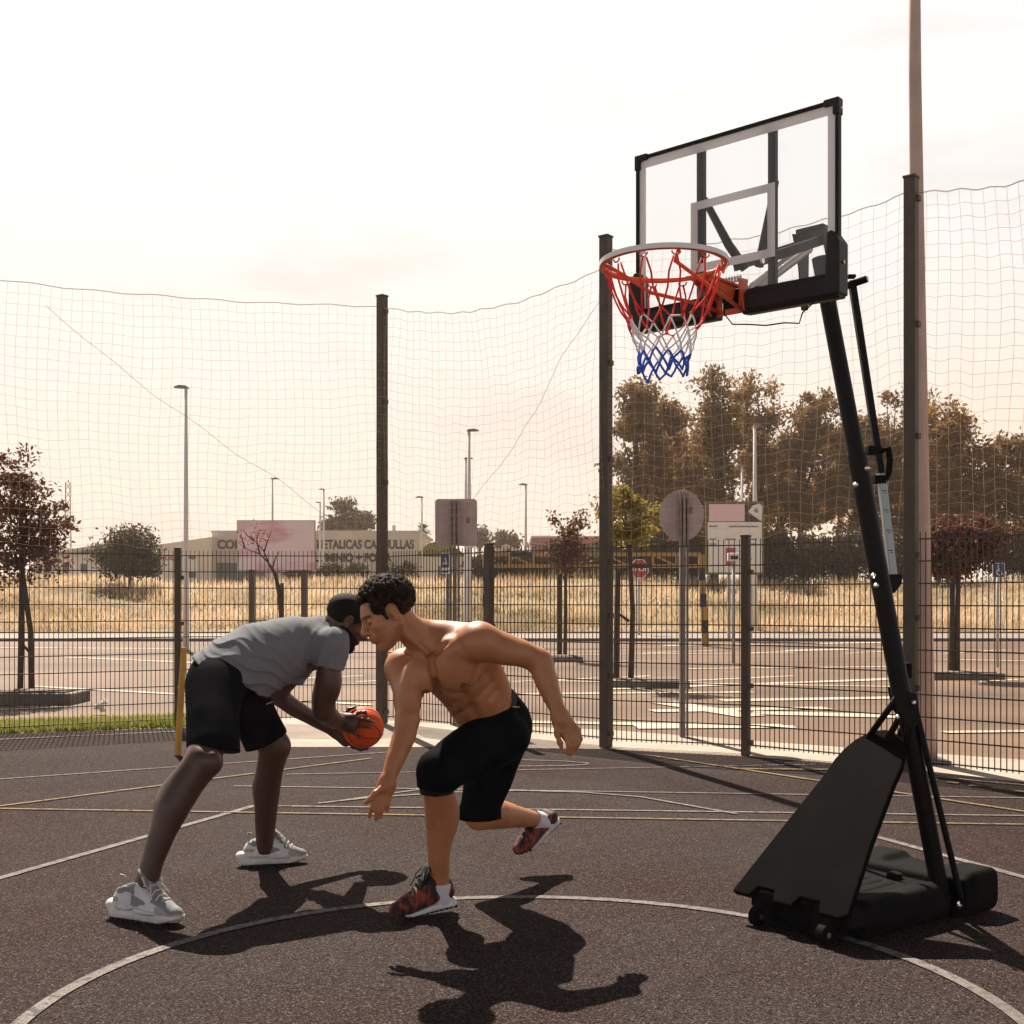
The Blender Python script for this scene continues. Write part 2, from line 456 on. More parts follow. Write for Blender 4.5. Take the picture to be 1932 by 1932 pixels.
# ------------------------------------------------------------------ fences
FH = 1.70
def mesh_panel(a, b, parent):
    a, b = Vector(a), Vector(b)
    t = (b - a); ln = t.length; t.normalize()
    mb = MB()
    n = int(ln / 0.042)
    ax = (t, Vector((-t.y, t.x, 0)), Vector((0, 0, 1)))
    for i in range(n + 1):
        p = a + t * (ln * i / n)
        mb.box((p.x, p.y, 0.03 + FH / 2), (0.0062, 0.006, FH - 0.02), ax)
    for j in range(11):
        z = 0.06 + j * (FH - 0.09) / 10
        mb.box(((a.x + b.x) / 2, (a.y + b.y) / 2, z), (ln, 0.016, 0.0095), ax)
    return mb.build('mesh_panel', M['wire_dark'], parent)
def short_post(p, parent, t):
    ax = (t, Vector((-t.y, t.x, 0)), Vector((0, 0, 1)))
    po = MB().box((p.x, p.y, FH / 2 + 0.01), (0.062, 0.062, FH + 0.03), ax).build('post', M['steel_dark'], parent, bevel=0.006)
    MB().box((p.x, p.y, FH + 0.036), (0.07, 0.07, 0.02), ax).build('cap', M['steel_dark'], po, bevel=0.004)
    for z in (0.1, 0.55, 1.0, 1.45):
        q = p + t * 0.044
        MB().box((q.x, q.y, z), (0.03, 0.045, 0.035), ax).build('clamp', M['steel_dark'], po)
    return po
def fence(name, label, pts, posts):
    th = thing(name, label, 'fence', (pts[0] + pts[-1]) / 2)
    for i in range(len(pts) - 1): mesh_panel(pts[i], pts[i + 1], th)
    for p in posts: short_post(p, th, (pts[-1] - pts[0]).normalized())
off = Vector((0.10, 0.10, 0))
fence('mesh_fence', 'dark welded mesh fence on the left, before the grass strip and the reddish tree', [L2 + off, L3 + off, L1 + off, P1 + off], [L3, L1])
fence('mesh_fence', 'dark welded mesh fence between the two middle tall posts, behind the players', [P1 + off, H1 + off, P2 + off], [H1])
fence('mesh_fence', 'dark welded mesh fence right of the centre, between the round sign and the hoop', [P2 + off, H2 + off, P3 + off], [H2])
fence('mesh_fence', 'dark welded mesh fence at the far right, in front of the pale light mast', [P3 + off, RR + off], [])
PH = 4.25
tl = ['tall dark steel net post behind the two players', 'tall dark steel net post left of the basketball net', 'tall dark steel net post beside the pale light mast']
for p, lb in zip((P1, P2, P3), tl):
    th = thing('net_post', lb, 'post', p, 'tall posts carrying the ball nets')
    t = (P3 - P1).normalized()
    ax = (t, Vector((-t.y, t.x, 0)), Vector((0, 0, 1)))
    MB().box((p.x, p.y, PH / 2), (0.085, 0.085, PH), ax).build('shaft', M['steel_dark'], th, bevel=0.008)
    MB().box((p.x, p.y, PH + 0.008), (0.092, 0.092, 0.016), ax).build('cap', M['steel_dark'], th)
    for z in (0.12, 0.6, 1.1, 1.55, 2.4, 3.2, 4.1):
        q = p + t * 0.052
        MB().box((q.x, q.y, z), (0.024, 0.05, 0.04), ax).build('clamp', M['steel_dark'], th)
# ball nets
def ballnet(label, a, b, sag, seed, za=PH - .1, zb=PH - .1, pitch=0.088):
    r2 = random.Random(seed)
    th = thing('ball_net', label, 'net', (a + b) / 2, 'ball nets above the fence')
    ln = (b - a).length
    t = (b - a).normalized(); nrm = Vector((-t.y, t.x, 0))
    n = int(ln / pitch); mrows = int((PH - 0.1 - FH) / pitch)
    ph = [r2.random() * 6 for _ in range(6)]
    def pt(u, v):
        top = za + (zb - za) * u - sag * 4 * u * (1 - u)
        bot = FH + 0.03 + 0.02 * math.sin(u * 40 + ph[0])
        bow = 0.06 * math.sin(u * 5 + ph[1]) * math.sin(v * 3.1) + 0.015 * math.sin(u * 23 + ph[2] + v * 5)
        z = bot + (top - bot) * v - 0.08 * math.sin(v * 3.14) * math.sin(u * 3.14) + 0.008 * math.sin(u * 60 + v * 9 + ph[3])
        p = a + (b - a) * u + t * (0.02 * math.sin(v * 7 + ph[4] + u * 9)) + nrm * bow
        return Vector((p.x, p.y, z))
    mb = MB()
    for i in range(n + 1): mb.tube([pt(i / n, j / 14) for j in range(15)], 0.0011, 3, caps=False)
    for j in range(mrows + 1): mb.tube([pt(i / 40, j / mrows) for i in range(41)], 0.0011, 3, caps=False)
    mb.build('net_mesh', M['netcord'], th)
    MB().tube([pt(i / 40, 1.0) + Vector((0, 0, 0.006)) for i in range(41)], 0.0026, 6).build('head_rope', M['rope'], th, smooth=True)
    return th, pt
th, pt = ballnet('wide tan ball net over the left fence, left of the players', L2, P1, 0.10, 1, za=4.16)
MB().tube([pt(.40 + .6 * q, .93 - .95 * q) + Vector((0, -.01, 0)) for q in [i / 20 for i in range(20)]], 0.002, 5).build('stay_rope', M['rope'], th)
th, pt = ballnet('tan ball net above the players between the two middle tall posts', P1, P2, 0.20, 2, zb=4.02)
MB().tube([pt(.97 - .65 * q, .88 - .8 * q) + Vector((0, -.01, 0)) for q in [i / 20 for i in range(20)]], 0.002, 5).build('stay_rope', M['rope'], th)
ballnet('tan ball net behind the basketball backboard', P2, P3, 0.12, 3)
ballnet('tan ball net at the far right of the hoop pole', P3, RR, 0.14, 4)

# ------------------------------------------------------------------ yellow stake
M['yellow'] = mat('yellow_paint', (0.62, 0.34, 0.03), 0.5, c2=(0.45, 0.23, 0.03), scale=12)
q0 = G(335, 1425); q1 = P(347, 1222, q0.y + .02)
yp = thing('yellow_stake', 'leaning yellow painted stake behind the player in the grey shirt', 'stake', q0)
MB().tube([q0, q0.lerp(q1, .5), q1], [.027, .027, .024], 12).build('shaft', M['yellow'], yp, angle=40)
MB().tube([q0.lerp(q1, .62), q0.lerp(q1, .64)], .031, 12).build('collar', M['yellow'], yp, angle=40)

# ------------------------------------------------------------------ lamps and masts
M['galv'] = mat('galvanised_steel', (0.52, 0.50, 0.49), 0.55, metal=0.3, c2=(0.40, 0.38, 0.37), scale=3)
M['pale_post'] = mat('pale_post_paint', (0.66, 0.64, 0.63), 0.6)
M['lamp_dark'] = mat('lamp_head_grey', (0.16, 0.15, 0.14), 0.5)
def lamp(px, top, d, zb, hw, label, side=-1, r=0.055, pm='pale_post'):
    t = P(px, top, d)
    th = thing('street_lamp', label, 'street lamp', (t.x, d, zb), 'street lamps beyond the fence')
    MB().tube([(t.x, d, zb), (t.x, d, zb + (t.z - zb) * .35), (t.x, d, t.z - .05)], [r * 1.5, r * 1.2, r * .75], 10).build('pole', M[pm], th, smooth=True)
    hd = MB()
    k = hw
    prof = [(-.15, 0), (0.1, .16), (.55, .2), (.95, .06), (1.0, 0), (.5, -.03), (0, -.03)]
    hd.prism([(side * a * k - side * .1 * k, b * k) for a, b in prof], (t.x, d, t.z - .05), (1, 0, 0), (0, 0, 1), .28 * k + .1)
    hd.build('lamp_head', M['lamp_dark'], th, bevel=.02)
    return th
lamp(351, 728, 30.6, -.03, .34, 'tall pale street lamp left of the player in the grey shirt', -1, .055)
lamp(514, 902, 62, 2.1, .40, 'thin street lamp above the pink billboard', 1, .05)
lamp(611, 922, 70, 2.1, .34, 'taller of the two slim lamps right of the pink billboard', -1, .06)
lamp(604, 947, 76, 2.1, .34, 'shorter of the two slim lamps right of the pink billboard', -1, .06)
lamp(796, 937, 66, 2.1, .42, 'small street lamp beside the palm, left of the square sign', -1, .05)
lamp(885, 810, 36, -.03, .34, 'tallest lamp, rising behind the square grey sign back', 1, .06)
lamp(879, 863, 44, 0, .3, 'lower lamp close behind the square grey sign back', 1, .055)
lamp(992, 913, 60, 2.1, .42, 'street lamp standing alone over the low red roof', -1, .06)
lamp(1424, 802, 46, .2, .36, 'white lamp in front of the big trees, taller of the pair above the info board', 1, .075)
lamp(1400, 878, 50, .5, .36, 'white lamp in front of the big trees, shorter of the pair above the info board', -1, .06)
M['mast'] = mat('mast_concrete', (0.52, 0.38, 0.33), 0.8, c2=(0.42, 0.31, 0.27), scale=3, bump=.2, bscale=80, bdist=.004)
mb_ = G(1745, 1437)
ms = thing('light_mast', 'very tall tapering pale pinkish light mast rising out of the picture at right', 'mast', mb_)
MB().tube([(mb_.x, mb_.y, 0), (mb_.x - .035, mb_.y, 2.2), (mb_.x - .075, mb_.y, 5.2), (mb_.x - .085, mb_.y, 6.6)], [.083, .064, .046, .042], 20).build('shaft', M['mast'], ms, smooth=True)
MB().box((mb_.x, mb_.y, .012), (.3, .3, .024)).build('base_plate', M['steel_dark'], ms, bevel=.005)
MB().box((mb_.x - .09, mb_.y - .05, 6.66), (.5, .18, .12)).build('floodlight', M['lamp_dark'], ms, bevel=.02)

# ------------------------------------------------------------------ signs
M['signback'] = mat('sign_back_metal', (0.46, 0.36, 0.36), 0.6, metal=.1, c2=(0.40, 0.31, 0.31), scale=10)
M['signpost'] = mat('sign_post_metal', (0.24, 0.20, 0.195), 0.6, metal=.1, c2=(0.17, 0.145, 0.14), scale=14)
M['white'] = mat('sign_white', (0.74, 0.73, 0.72), 0.5)
M['blue'] = mat('sign_blue', (0.03, 0.06, 0.19), 0.45)
M['red'] = mat('sign_red', (0.42, 0.05, 0.035), 0.45)
M['black'] = mat('black_paint', (0.015, 0.014, 0.013), 0.5)
def rpoly(w2, h2, r, n=5):
    o = []
    for sx, sy, a0 in ((1, 1, 0), (-1, 1, 90), (-1, -1, 180), (1, -1, 270)):
        for i in range(n + 1):
            a = R(a0 + 90 * i / n)
            o.append((sx * (w2 - r) + r * math.cos(a), sy * (h2 - r) + r * math.sin(a)))
    return o
X, Y, Z = Vector((1, 0, 0)), Vector((0, 1, 0)), Vector((0, 0, 1))
def ibeam(th, x, y, z0, z1, w_):
    m_ = MB()
    m_.box((x, y, (z0 + z1) / 2), (w_ * .3, w_ * .8, z1 - z0))
    m_.box((x - w_ * .42, y, (z0 + z1) / 2), (w_ * .16, w_, z1 - z0)); m_.box((x + w_ * .42, y, (z0 + z1) / 2), (w_ * .16, w_, z1 - z0))
    m_.build('post', M['signpost'], th)
d = 11.9; c = P(860, 985, d)
s1 = thing('road_sign', 'square grey back of a road sign with rounded corners on a thick post', 'road sign', (c.x, d, 0))
MB().prism(rpoly(.21, .235, .035), (c.x, d + .06, c.z), X, Z, .012).build('panel', M['signback'], s1)
ibeam(s1, c.x - .012, d, 0, c.z + .21, .085)
MB().box((c.x + .12, d + .05, c.z + .02), (.035, .01, .06)).build('plate_sticker', M['signpost'], s1)
d = 10.8; c = P(1288, 972, d)
s2 = thing('road_sign', 'round grey back of a road sign on a thick post behind the fence', 'road sign', (c.x, d, 0))
MB().prism([(.20 * math.cos(2 * math.pi * i / 48), .235 * math.sin(2 * math.pi * i / 48)) for i in range(48)], (c.x, d + .06, c.z), X, Z, .012).build('panel', M['signback'], s2)
ibeam(s2, c.x + .01, d, 0, c.z + .21, .075)
MB().box((c.x + .085, d + .05, c.z + .05), (.025, .01, .06)).build('plate_sticker', M['signpost'], s2)
# crossing sign
d = 15.0; c = P(840, 1063, d)
s3 = thing('crossing_sign', 'narrow blue and white pedestrian sign below the square sign back', 'sign', (c.x, d, 0))
MB().prism(rpoly(.058, .132, .012), (c.x, d, c.z), X, Z, .01).build('panel', M['white'], s3)
MB().box((c.x, d - .0075, c.z + .03), (.095, .004, .165)).build('blue_field', M['blue'], s3)
pic = MB()
pic.prism([(0, .05), (.034, -.045), (-.034, -.045)], (c.x, d - .011, c.z + .03), X, Z, .003)
pic.build('pictogram', M['white'], s3)
pm_ = MB()
MB().box((c.x, d - .0075, c.z - .105), (.08, .004, .02)).build('caption_bar', M['blue'], s3)
pm_.tube([(c.x - .018, d - .0145, c.z - .01), (c.x, d - .0145, c.z + .025), (c.x + .014, d - .0145, c.z - .01)], .004, 6)
pm_.box((c.x, d - .0145, c.z + .032), (.014, .003, .024))
pm_.build('walking_figure', M['blue'], s3)
MB().tube([(c.x + .03, d + .03, 0), (c.x + .03, d + .03, c.z + .1)], .024, 10).build('post', M['signpost'], s3, smooth=True)
# stop sign
d = 42; c = P(1206, 1073, d)
s4 = thing('stop_sign', 'red octagonal stop sign on a pole by the grass bank', 'stop sign', (c.x, d, 0))
oc = [(math.cos(R(22.5 + 45 * i)), math.sin(R(22.5 + 45 * i))) for i in range(8)]
MB().prism([(a * .36, b * .36) for a, b in oc], (c.x, d, c.z), X, Z, .02).build('rim', M['white'], s4)
MB().prism([(a * .33, b * .33) for a, b in oc], (c.x, d - .014, c.z), X, Z, .012).build('panel', M['red'], s4)
text_obj('STOP', .27, (c.x, d - .024, c.z), X, Z, M['white'], s4, bold=.006)
MB().tube([(c.x, d + .05, 0), (c.x, d + .05, c.z + .3)], .05, 10).build('post', M['galv'], s4, smooth=True)
# wheelchair parking sign
d = 22; c = P(1884, 1076, d)
s5 = thing('parking_sign', 'small blue wheelchair parking sign at the far right', 'sign', (c.x, d, 0))
MB().prism(rpoly(.115, .135, .015), (c.x, d, c.z), X, Z, .012).build('rim', M['white'], s5)
MB().prism(rpoly(.103, .123, .012), (c.x, d - .008, c.z), X, Z, .008).build('panel', M['blue'], s5)
wc = MB()
yy = d - .016
wc.tube([(c.x + .012 + .052 * math.cos(R(a)), yy, c.z - .035 + .052 * math.sin(R(a))) for a in range(110, 345, 15)], .009, 6)
wc.tube([(c.x - .012, yy, c.z + .06), (c.x - .005, yy, c.z - .015), (c.x + .04, yy, c.z - .018), (c.x + .06, yy, c.z - .08), (c.x + .08, yy, c.z - .075)], .009, 6)
wc.tube([(c.x - .01, yy, c.z + .02), (c.x + .035, yy, c.z + .02)], .007, 6)
wc.lathe((c.x - .014, yy + .004, c.z + .085), (0, -1, 0), [(.015, 0), (.015, .008)], 12)
wc.build('wheelchair_symbol', M['white'], s5)
MB().tube([(c.x + .0, d + .04, 0), (c.x, d + .04, c.z + .1)], .026, 10).build('post', M['galv'], s5, smooth=True)

# ------------------------------------------------------------------ info board, billboard
M['pinkfade'] = mat('faded_pink_print', (0.76, 0.56, 0.58), 0.6, c2=(0.68, 0.26, 0.34), scale=.9, lo=.52, hi=.72, stretch=(1.6, 1, .7))
M['pinkpale'] = mat('faded_poster', (0.74, 0.60, 0.62), 0.6, c2=(0.60, 0.26, 0.35), scale=.9, lo=.47, hi=.68, stretch=(.7, 1, 1.6))
M['magenta'] = mat('magenta_print', (0.42, 0.07, 0.14), 0.6)
M['olive'] = mat('olive_frame', (0.17, 0.16, 0.06), 0.7)
M['printgrey'] = mat('grey_print', (0.26, 0.24, 0.23), 0.6)
M['boardwhite'] = mat('board_white', (0.80, 0.77, 0.72), 0.6)
d = 38; c = P(1386, 1015, d); W_, H_ = 102 / F * d, 130 / F * d
ib = thing('info_board', 'large white information board with a faded pink top in front of the dark hedge', 'board', (c.x, d, .0))
MB().box((c.x, d, c.z), (W_ + .14, .05, H_ + .14)).build('frame', M['olive'], ib)
MB().box((c.x, d - .03, c.z - H_ * .135), (W_, .02, H_ * .73)).build('panel', M['boardwhite'], ib)
MB().box((c.x, d - .03, c.z + H_ * .365), (W_, .02, H_ * .27 - .01)).build('photo_strip', M['steel_dark'], ib)
MB().box((c.x - W_ * .15, d - .045, c.z + H_ * .365), (W_ * .66, .014, H_ * .25)).build('photo_print', M['pinkfade'], ib)
lg = MB().prism([(-.13, .02), (.0, .22), (.2, .28), (.28, .2), (.26, -.28), (.14, -.2)], (c.x + W_ * .33, d - .047, c.z + H_ * .37), X * 1.1, Z * 1.0, .012)
lg.build('emblem', M['white'], ib)
MB().prism([(.02, .04), (.1, .12), (.17, .0), (.1, -.05)], (c.x + W_ * .33, d - .056, c.z + H_ * .38), X * 1.1, Z, .008).build('emblem_mark', M['printgrey'], ib)
MB().box((c.x - W_ * .08, d - .045, c.z - H_ * .27), (W_ * .18, .014, H_ * .25)).build('magenta_panel', M['magenta'], ib)
for (u, v, wv) in ((-.40, .17, .16), (.16, .165, .54), (-.41, -.02, .13), (-.08, -.02, .2), (.35, -.02, .12), (-.41, -.09, .13), (.35, -.09, .1), (.18, -.2, .2), (.2, -.24, .16), (.2, -.31, .22)):
    MB().box((c.x + u * W_, d - .043, c.z + v * H_), (wv * W_, .008, .05)).build('printed_line', M['printgrey'], ib)
for sx in (-.1, .3):
    MB().box((c.x + sx * W_, d + .06, (c.z - H_ / 2) / 2 + .1), (.1, .08, c.z - H_ / 2 + .2)).build('leg', M['galv'], ib)
d = 43; c = P(521, 1029, d); W_, H_ = 145 / F * d, 92 / F * d
bb = thing('billboard', 'faded pink and white billboard on two dark legs before the grey workshop', 'billboard', (c.x, d, 0))
MB().box((c.x, d, c.z), (W_, .06, H_)).build('panel', M['pinkpale'], bb)
MB().box((c.x, d + .035, c.z), (W_ + .06, .04, H_ + .06)).build('frame', M['printgrey'], bb)
for px in (474, 573):
    q = P(px, 1100, d)
    MB().box((q.x, d + .1, (c.z - H_ / 2) / 2), (.2, .2, c.z - H_ / 2)).build('leg', M['steel_dark'], bb)
# instrument on pole (info pillar in front of the board)
d = 24; c = P(1384, 1057, d)
ip = thing('pole_box', 'thin pole carrying a small pale box in front of the information board', 'pole', (c.x, d, 0))
MB().tube([(c.x, d, -.03), (c.x, d, c.z)], .033, 10).build('pole', M['galv'], ip, smooth=True)
MB().box((c.x, d, c.z + .06), (.24, .16, .17)).build('box', M['boardwhite'], ip, bevel=.02)
MB().box((c.x, d - .085, c.z + .05), (.15, .012, .07)).build('slot', M['black'], ip)

# ------------------------------------------------------------------ height barrier
M['hazyellow'] = mat('barrier_yellow', (0.44, 0.26, 0.06), 0.55, c2=(0.32, 0.19, 0.06), scale=2)
d = 33
a, b = P(916, 1067, d), P(1322, 1067, d)
hb = thing('height_barrier', 'yellow and black height barrier frame spanning the lot entrance', 'barrier', ((a.x + b.x) / 2, d, 0))
zt = P(0, 1046, d).z; zb = P(0, 1068, d).z
for nm, xx, tilt in (('upright', a.x, 0), ('upright', b.x, .22)):
    o_ = MB(); segs = 7
    for i in range(segs):
        z0, z1 = -.03 + (zt + .03) * i / segs, -.03 + (zt + .03) * (i + 1) / segs
        o_.box((xx + tilt * (1 - (z0 + z1) / 2 / zt) * .6, d, (z0 + z1) / 2), (.17, .17, z1 - z0), mi=(i % 2 if i < 6 else 0))
    o_.build('upright', [M['hazyellow'], M['black']], hb)
tr = MB()
tr.box(((a.x + b.x) / 2, d, zt), (b.x - a.x, .1, .1)); tr.box(((a.x + b.x) / 2, d, zb), (b.x - a.x, .1, .1))
n = 9
for i in range(n + 1):
    x = a.x + (b.x - a.x) * i / n
    tr.bar((x, d, zb), (x, d, zt), .06)
    if i < n and i % 2: tr.bar((x, d, zt), (x + (b.x - a.x) / n, d, zb), .05)
tr.build('crossbar', M['hazyellow'], hb)
for i in (1, 3, 6): MB().box((a.x + (b.x - a.x) * (i + .5) / n, d - .06, zt if i % 2 else zb), ((b.x - a.x) / n * .9, .04, .12)).build('black_band', M['black'], hb)

# ------------------------------------------------------------------ buildings
M['bgrey'] = mat('workshop_render', (0.56, 0.51, 0.47), 0.85, c2=(0.47, 0.43, 0.40), scale=.4)
M['bwhite'] = mat('shed_white', (0.78, 0.75, 0.70), 0.85, c2=(0.68, 0.65, 0.60), scale=.3)
M['bpale'] = mat('shed_cream', (0.66, 0.60, 0.52), 0.85, c2=(0.58, 0.53, 0.46), scale=.3)
M['doorblue'] = mat('shutter_bluegrey', (0.10, 0.11, 0.14), 0.6)
M['textdark'] = mat('wall_letters', (0.05, 0.04, 0.037), 0.8)
M['textred'] = mat('red_letters', (0.36, 0.07, 0.06), 0.8)
M['brick'] = mat('red_roof', (0.30, 0.10, 0.075), 0.85, c2=(0.22, 0.075, 0.06), scale=.4)
M['roofgrey'] = mat('roof_sheet', (0.48, 0.46, 0.44), 0.6)
d = 100; s = d / F
def bx(px0, px1, top, dd, base=0.0, depth=14):
    x0, x1, zt = P(px0, 0, dd).x, P(px1, 0, dd).x, P(0, top, dd).z
    return ((x0 + x1) / 2, dd + depth / 2, (zt + base) / 2), (x1 - x0, depth, zt - base)
wk = thing('workshop', 'long grey workshop with large dark painted lettering and a blue grey shutter', 'building', (P(590, 0, d).x, d, 1.5))
MB().box(*bx(400, 792, 1003, d)).build('wall', M['bgrey'], wk)
rf = MB().box(*bx(398, 796, 1001, d + .2, P(0, 1005, d).z, 14.4)).build('roof', M['roofgrey'], wk)
MB().box(*bx(740, 746, 991, d + 3, P(0, 1003, d).z, .3)).build('chimney', M['bgrey'], rf)
text_obj('CONST.', 23 * s, (P(410, 0, d).x, d - .02, P(0, 1028, d).z), X, Z, M['textdark'], wk, align='LEFT', bold=.05, sx=.93)
text_obj('METALICAS CARMULLAS', 23 * s, (P(781, 0, d).x, d - .02, P(0, 1028, d).z), X, Z, M['textdark'], wk, align='RIGHT', bold=.05, sx=.73)
text_obj('ALUMINIO + FORJA', 21 * s, (P(738, 0, d).x, d - .02, P(0, 1053, d).z), X, Z, M['textdark'], wk, align='RIGHT', bold=.05, sx=.86)
MB().box(*bx(404, 447, 1062, d - .05, 1, .2)).build('shutter', M['doorblue'], wk)
MB().box(*bx(449, 500, 1078, d - .05, 1, .2)).build('shutter', M['doorblue'], wk)
MB().box(*bx(741, 778, 1067, d - .05, 1, .2)).build('shutter', M['doorblue'], wk)
d2 = 98
sh = thing('shed', 'long pale shed with a sloping roof and red lettering left of the workshop', 'building', (P(340, 0, d2).x, d2, 1.5))
x0, x1 = P(296, 0, d2).x, P(399, 0, d2).x
zl, zr = P(0, 1028, d2).z, P(0, 1013, d2).z
MB().prism([(0, 0), (x1 - x0, 0), (x1 - x0, zr), (0, zl)], (x0, d2 + 5, 0), X, Z, 10).build('wall', M['bpale'], sh)
MB().box(*bx(296, 372, 1043, d2 - .06, 0, .1)).build('white_front', M['bwhite'], sh)
text_obj('MOLES', 13 * s, (P(322, 0, d2).x, d2 - .14, P(0, 1053, d2).z), X, Z, M['textred'], sh, bold=.015)
MB().prism([(-.35, .1), (.02, .1), (.02, .24), (.38, 0), (.02, -.24), (.02, -.1), (-.35, -.1)], (P(363, 0, d2).x, d2 - .13, P(0, 1052, d2).z), X, Z, .03).build('red_arrow', M['textred'], sh)
MB().box(*bx(356, 369, 1080, d2 - .15, P(0, 1090, d2).z, .1)).build('window', M['doorblue'], sh)
sh2 = thing('shed', 'low white shed with a tilted roof right of the reddish tree on the left', 'building', (P(150, 0, d2).x, d2, 1.5))
MB().box(*bx(62, 182, 1046, d2 + 3, 0, 8)).build('wall', M['bwhite'], sh2)
MB().prism([(0, 0), (5.6, .9), (5.6, 1.15), (0, .25)], (P(60, 0, d2).x, d2 + 6, P(0, 1050, d2).z), X, Z, 9).build('roof', M['roofgrey'], sh2)
for px in (84, 118, 152): MB().box(*bx(px, px + 12, 1064, d2 + 2.95, P(0, 1080, d2).z, .1)).build('window', M['doorblue'], sh2)
sh3 = thing('shed', 'small white hut under a brown arched roof behind the pedestrian sign', 'building', (P(840, 0, 80).x, 80, 2))
MB().box(*bx(795, 905, 1050, 80, 0, 6)).build('wall', M['bwhite'], sh3)
x0, x1 = P(788, 0, 80).x, P(880, 0, 80).x
MB().prism([((x1 - x0) * i / 12, .15 + .9 * math.sin(math.pi * (i / 12) ** .8)) for i in range(13)], (x0, 82.5, P(0, 1052, 80).z), X, Z, 6).build('roof', M['olive'], sh3)
MB().box(*bx(828, 850, 1068, 79.9, 0, .2)).build('door', M['doorblue'], sh3)
rb = thing('red_hall', 'low red brick hall behind the small reddish tree in the middle', 'building', (P(1060, 0, 140).x, 140, 2))
MB().box(*bx(1004, 1132, 1013, 140, 0, 20)).build('wall', M['brick'], rb)
MB().box(*bx(1002, 1134, 1011, 139.8, P(0, 1014, 140).z, 20.6)).build('roof', M['roofgrey'], rb)
for i in range(6): MB().box(*bx(1012 + i * 20, 1022 + i * 20, 1024, 139.9, P(0, 1034, 140).z, .3)).build('window', M['doorblue'], rb)
rb2 = thing('white_hall', 'low white industrial hall far behind the yellow barrier', 'building', (P(960, 0, 120).x, 120, 2))
MB().box(*bx(906, 1004, 1047, 120, 0, 10)).build('wall', M['bwhite'], rb2)
MB().prism([(0, 0), (5.2, 0), (2.6, 1.1)], (P(906, 0, 120).x, 124, P(0, 1047, 120).z), X, Z, 8).build('roof', M['roofgrey'], rb2)
# lattice pylon
d = 150; c = P(128, 910, d)
py_ = thing('lattice_pylon', 'thin lattice mast far away beside the reddish tree on the left', 'pylon', (c.x, d, 0))
lt = MB()
for sx in (-1, 1): lt.bar((c.x + sx * .5, d, 0), (c.x + sx * .28, d, c.z), .1)
for i in range(16):
    z0, z1 = c.z * i / 16, c.z * (i + 1) / 16
    lt.bar((c.x - .5 + .22 * i / 16, d, z0), (c.x + .5 - .22 * i / 16, d, z1), .06); lt.bar((c.x + .5 - .22 * i / 16, d, z0), (c.x - .5 + .22 * i / 16, d, z1), .06)
lt.build('lattice', M['printgrey'], py_)

# ------------------------------------------------------------------ trees
def leafmat(n, c, c2, tr=.35): return mat(n, c, .7, c2=c2, scale=.9, lo=.35, hi=.65, trans=tr)
M['bark'] = mat('bark', (0.075, 0.055, 0.045), .9, c2=(0.045, 0.033, 0.028), scale=14, bump=.4, bscale=60)
M['leaf_dark'] = leafmat('leaf_dark', (0.17, 0.098, 0.034), (0.30, 0.17, 0.055), .5)
M['leaf_dark2'] = leafmat('leaf_darker', (0.125, 0.078, 0.03), (0.23, 0.135, 0.048), .5)
M['leaf_red'] = leafmat('leaf_red', (0.085, 0.035, 0.024), (0.14, 0.055, 0.035), .4)
M['leaf_yellow'] = leafmat('leaf_yellow', (0.36, 0.27, 0.05), (0.22, 0.18, 0.045), .5)
M['leaf_olive'] = leafmat('leaf_olive', (0.085, 0.075, 0.040), (0.055, 0.05, 0.025), .3)
M['leaf_hedge'] = leafmat('leaf_hedge', (0.050, 0.040, 0.022), (0.09, 0.065, 0.03), .3)
def leaf_mesh(blobs, n, size, spread, rg, ncl):
    """blobs: list of (centre, radii); leaves gather in clumps through each blob's volume"""
    C_, W_ = [], []
    vol = np.array([b[1][0] * b[1][1] * b[1][2] for b in blobs]) ** .66
    vol /= vol.sum()
    cl = []
    for (bc, br), f in zip(blobs, vol):
        for _ in range(max(2, int(ncl * f))):
            v = rg.normal(size=3); v /= np.linalg.norm(v)
            q = rg.random() ** .45
            cl.append(np.array(bc) + v * np.array(br) * q)
    cl = np.array(cl)
    cs = spread * rg.uniform(.5, 1.3, len(cl))
    idx = rg.integers(0, len(cl), n)
    p = cl[idx] + rg.normal(size=(n, 3)) * cs[idx][:, None] * np.array((1, 1, .75))
    a = rg.normal(size=(n, 3)); a /= np.linalg.norm(a, axis=1)[:, None]
    b = np.cross(a, rg.normal(size=(n, 3))); b /= np.linalg.norm(b, axis=1)[:, None]
    sz = size * rg.uniform(.55, 1.3, n)[:, None]
    v = np.stack([p - a * sz, p - b * sz * .45, p + a * sz, p + b * sz * .45], 1).reshape(-1, 3)
    me = bpy.data.meshes.new('crown')
    me.from_pydata(v.tolist(), [], np.arange(n * 4).reshape(-1, 4).tolist())
    return me, cl
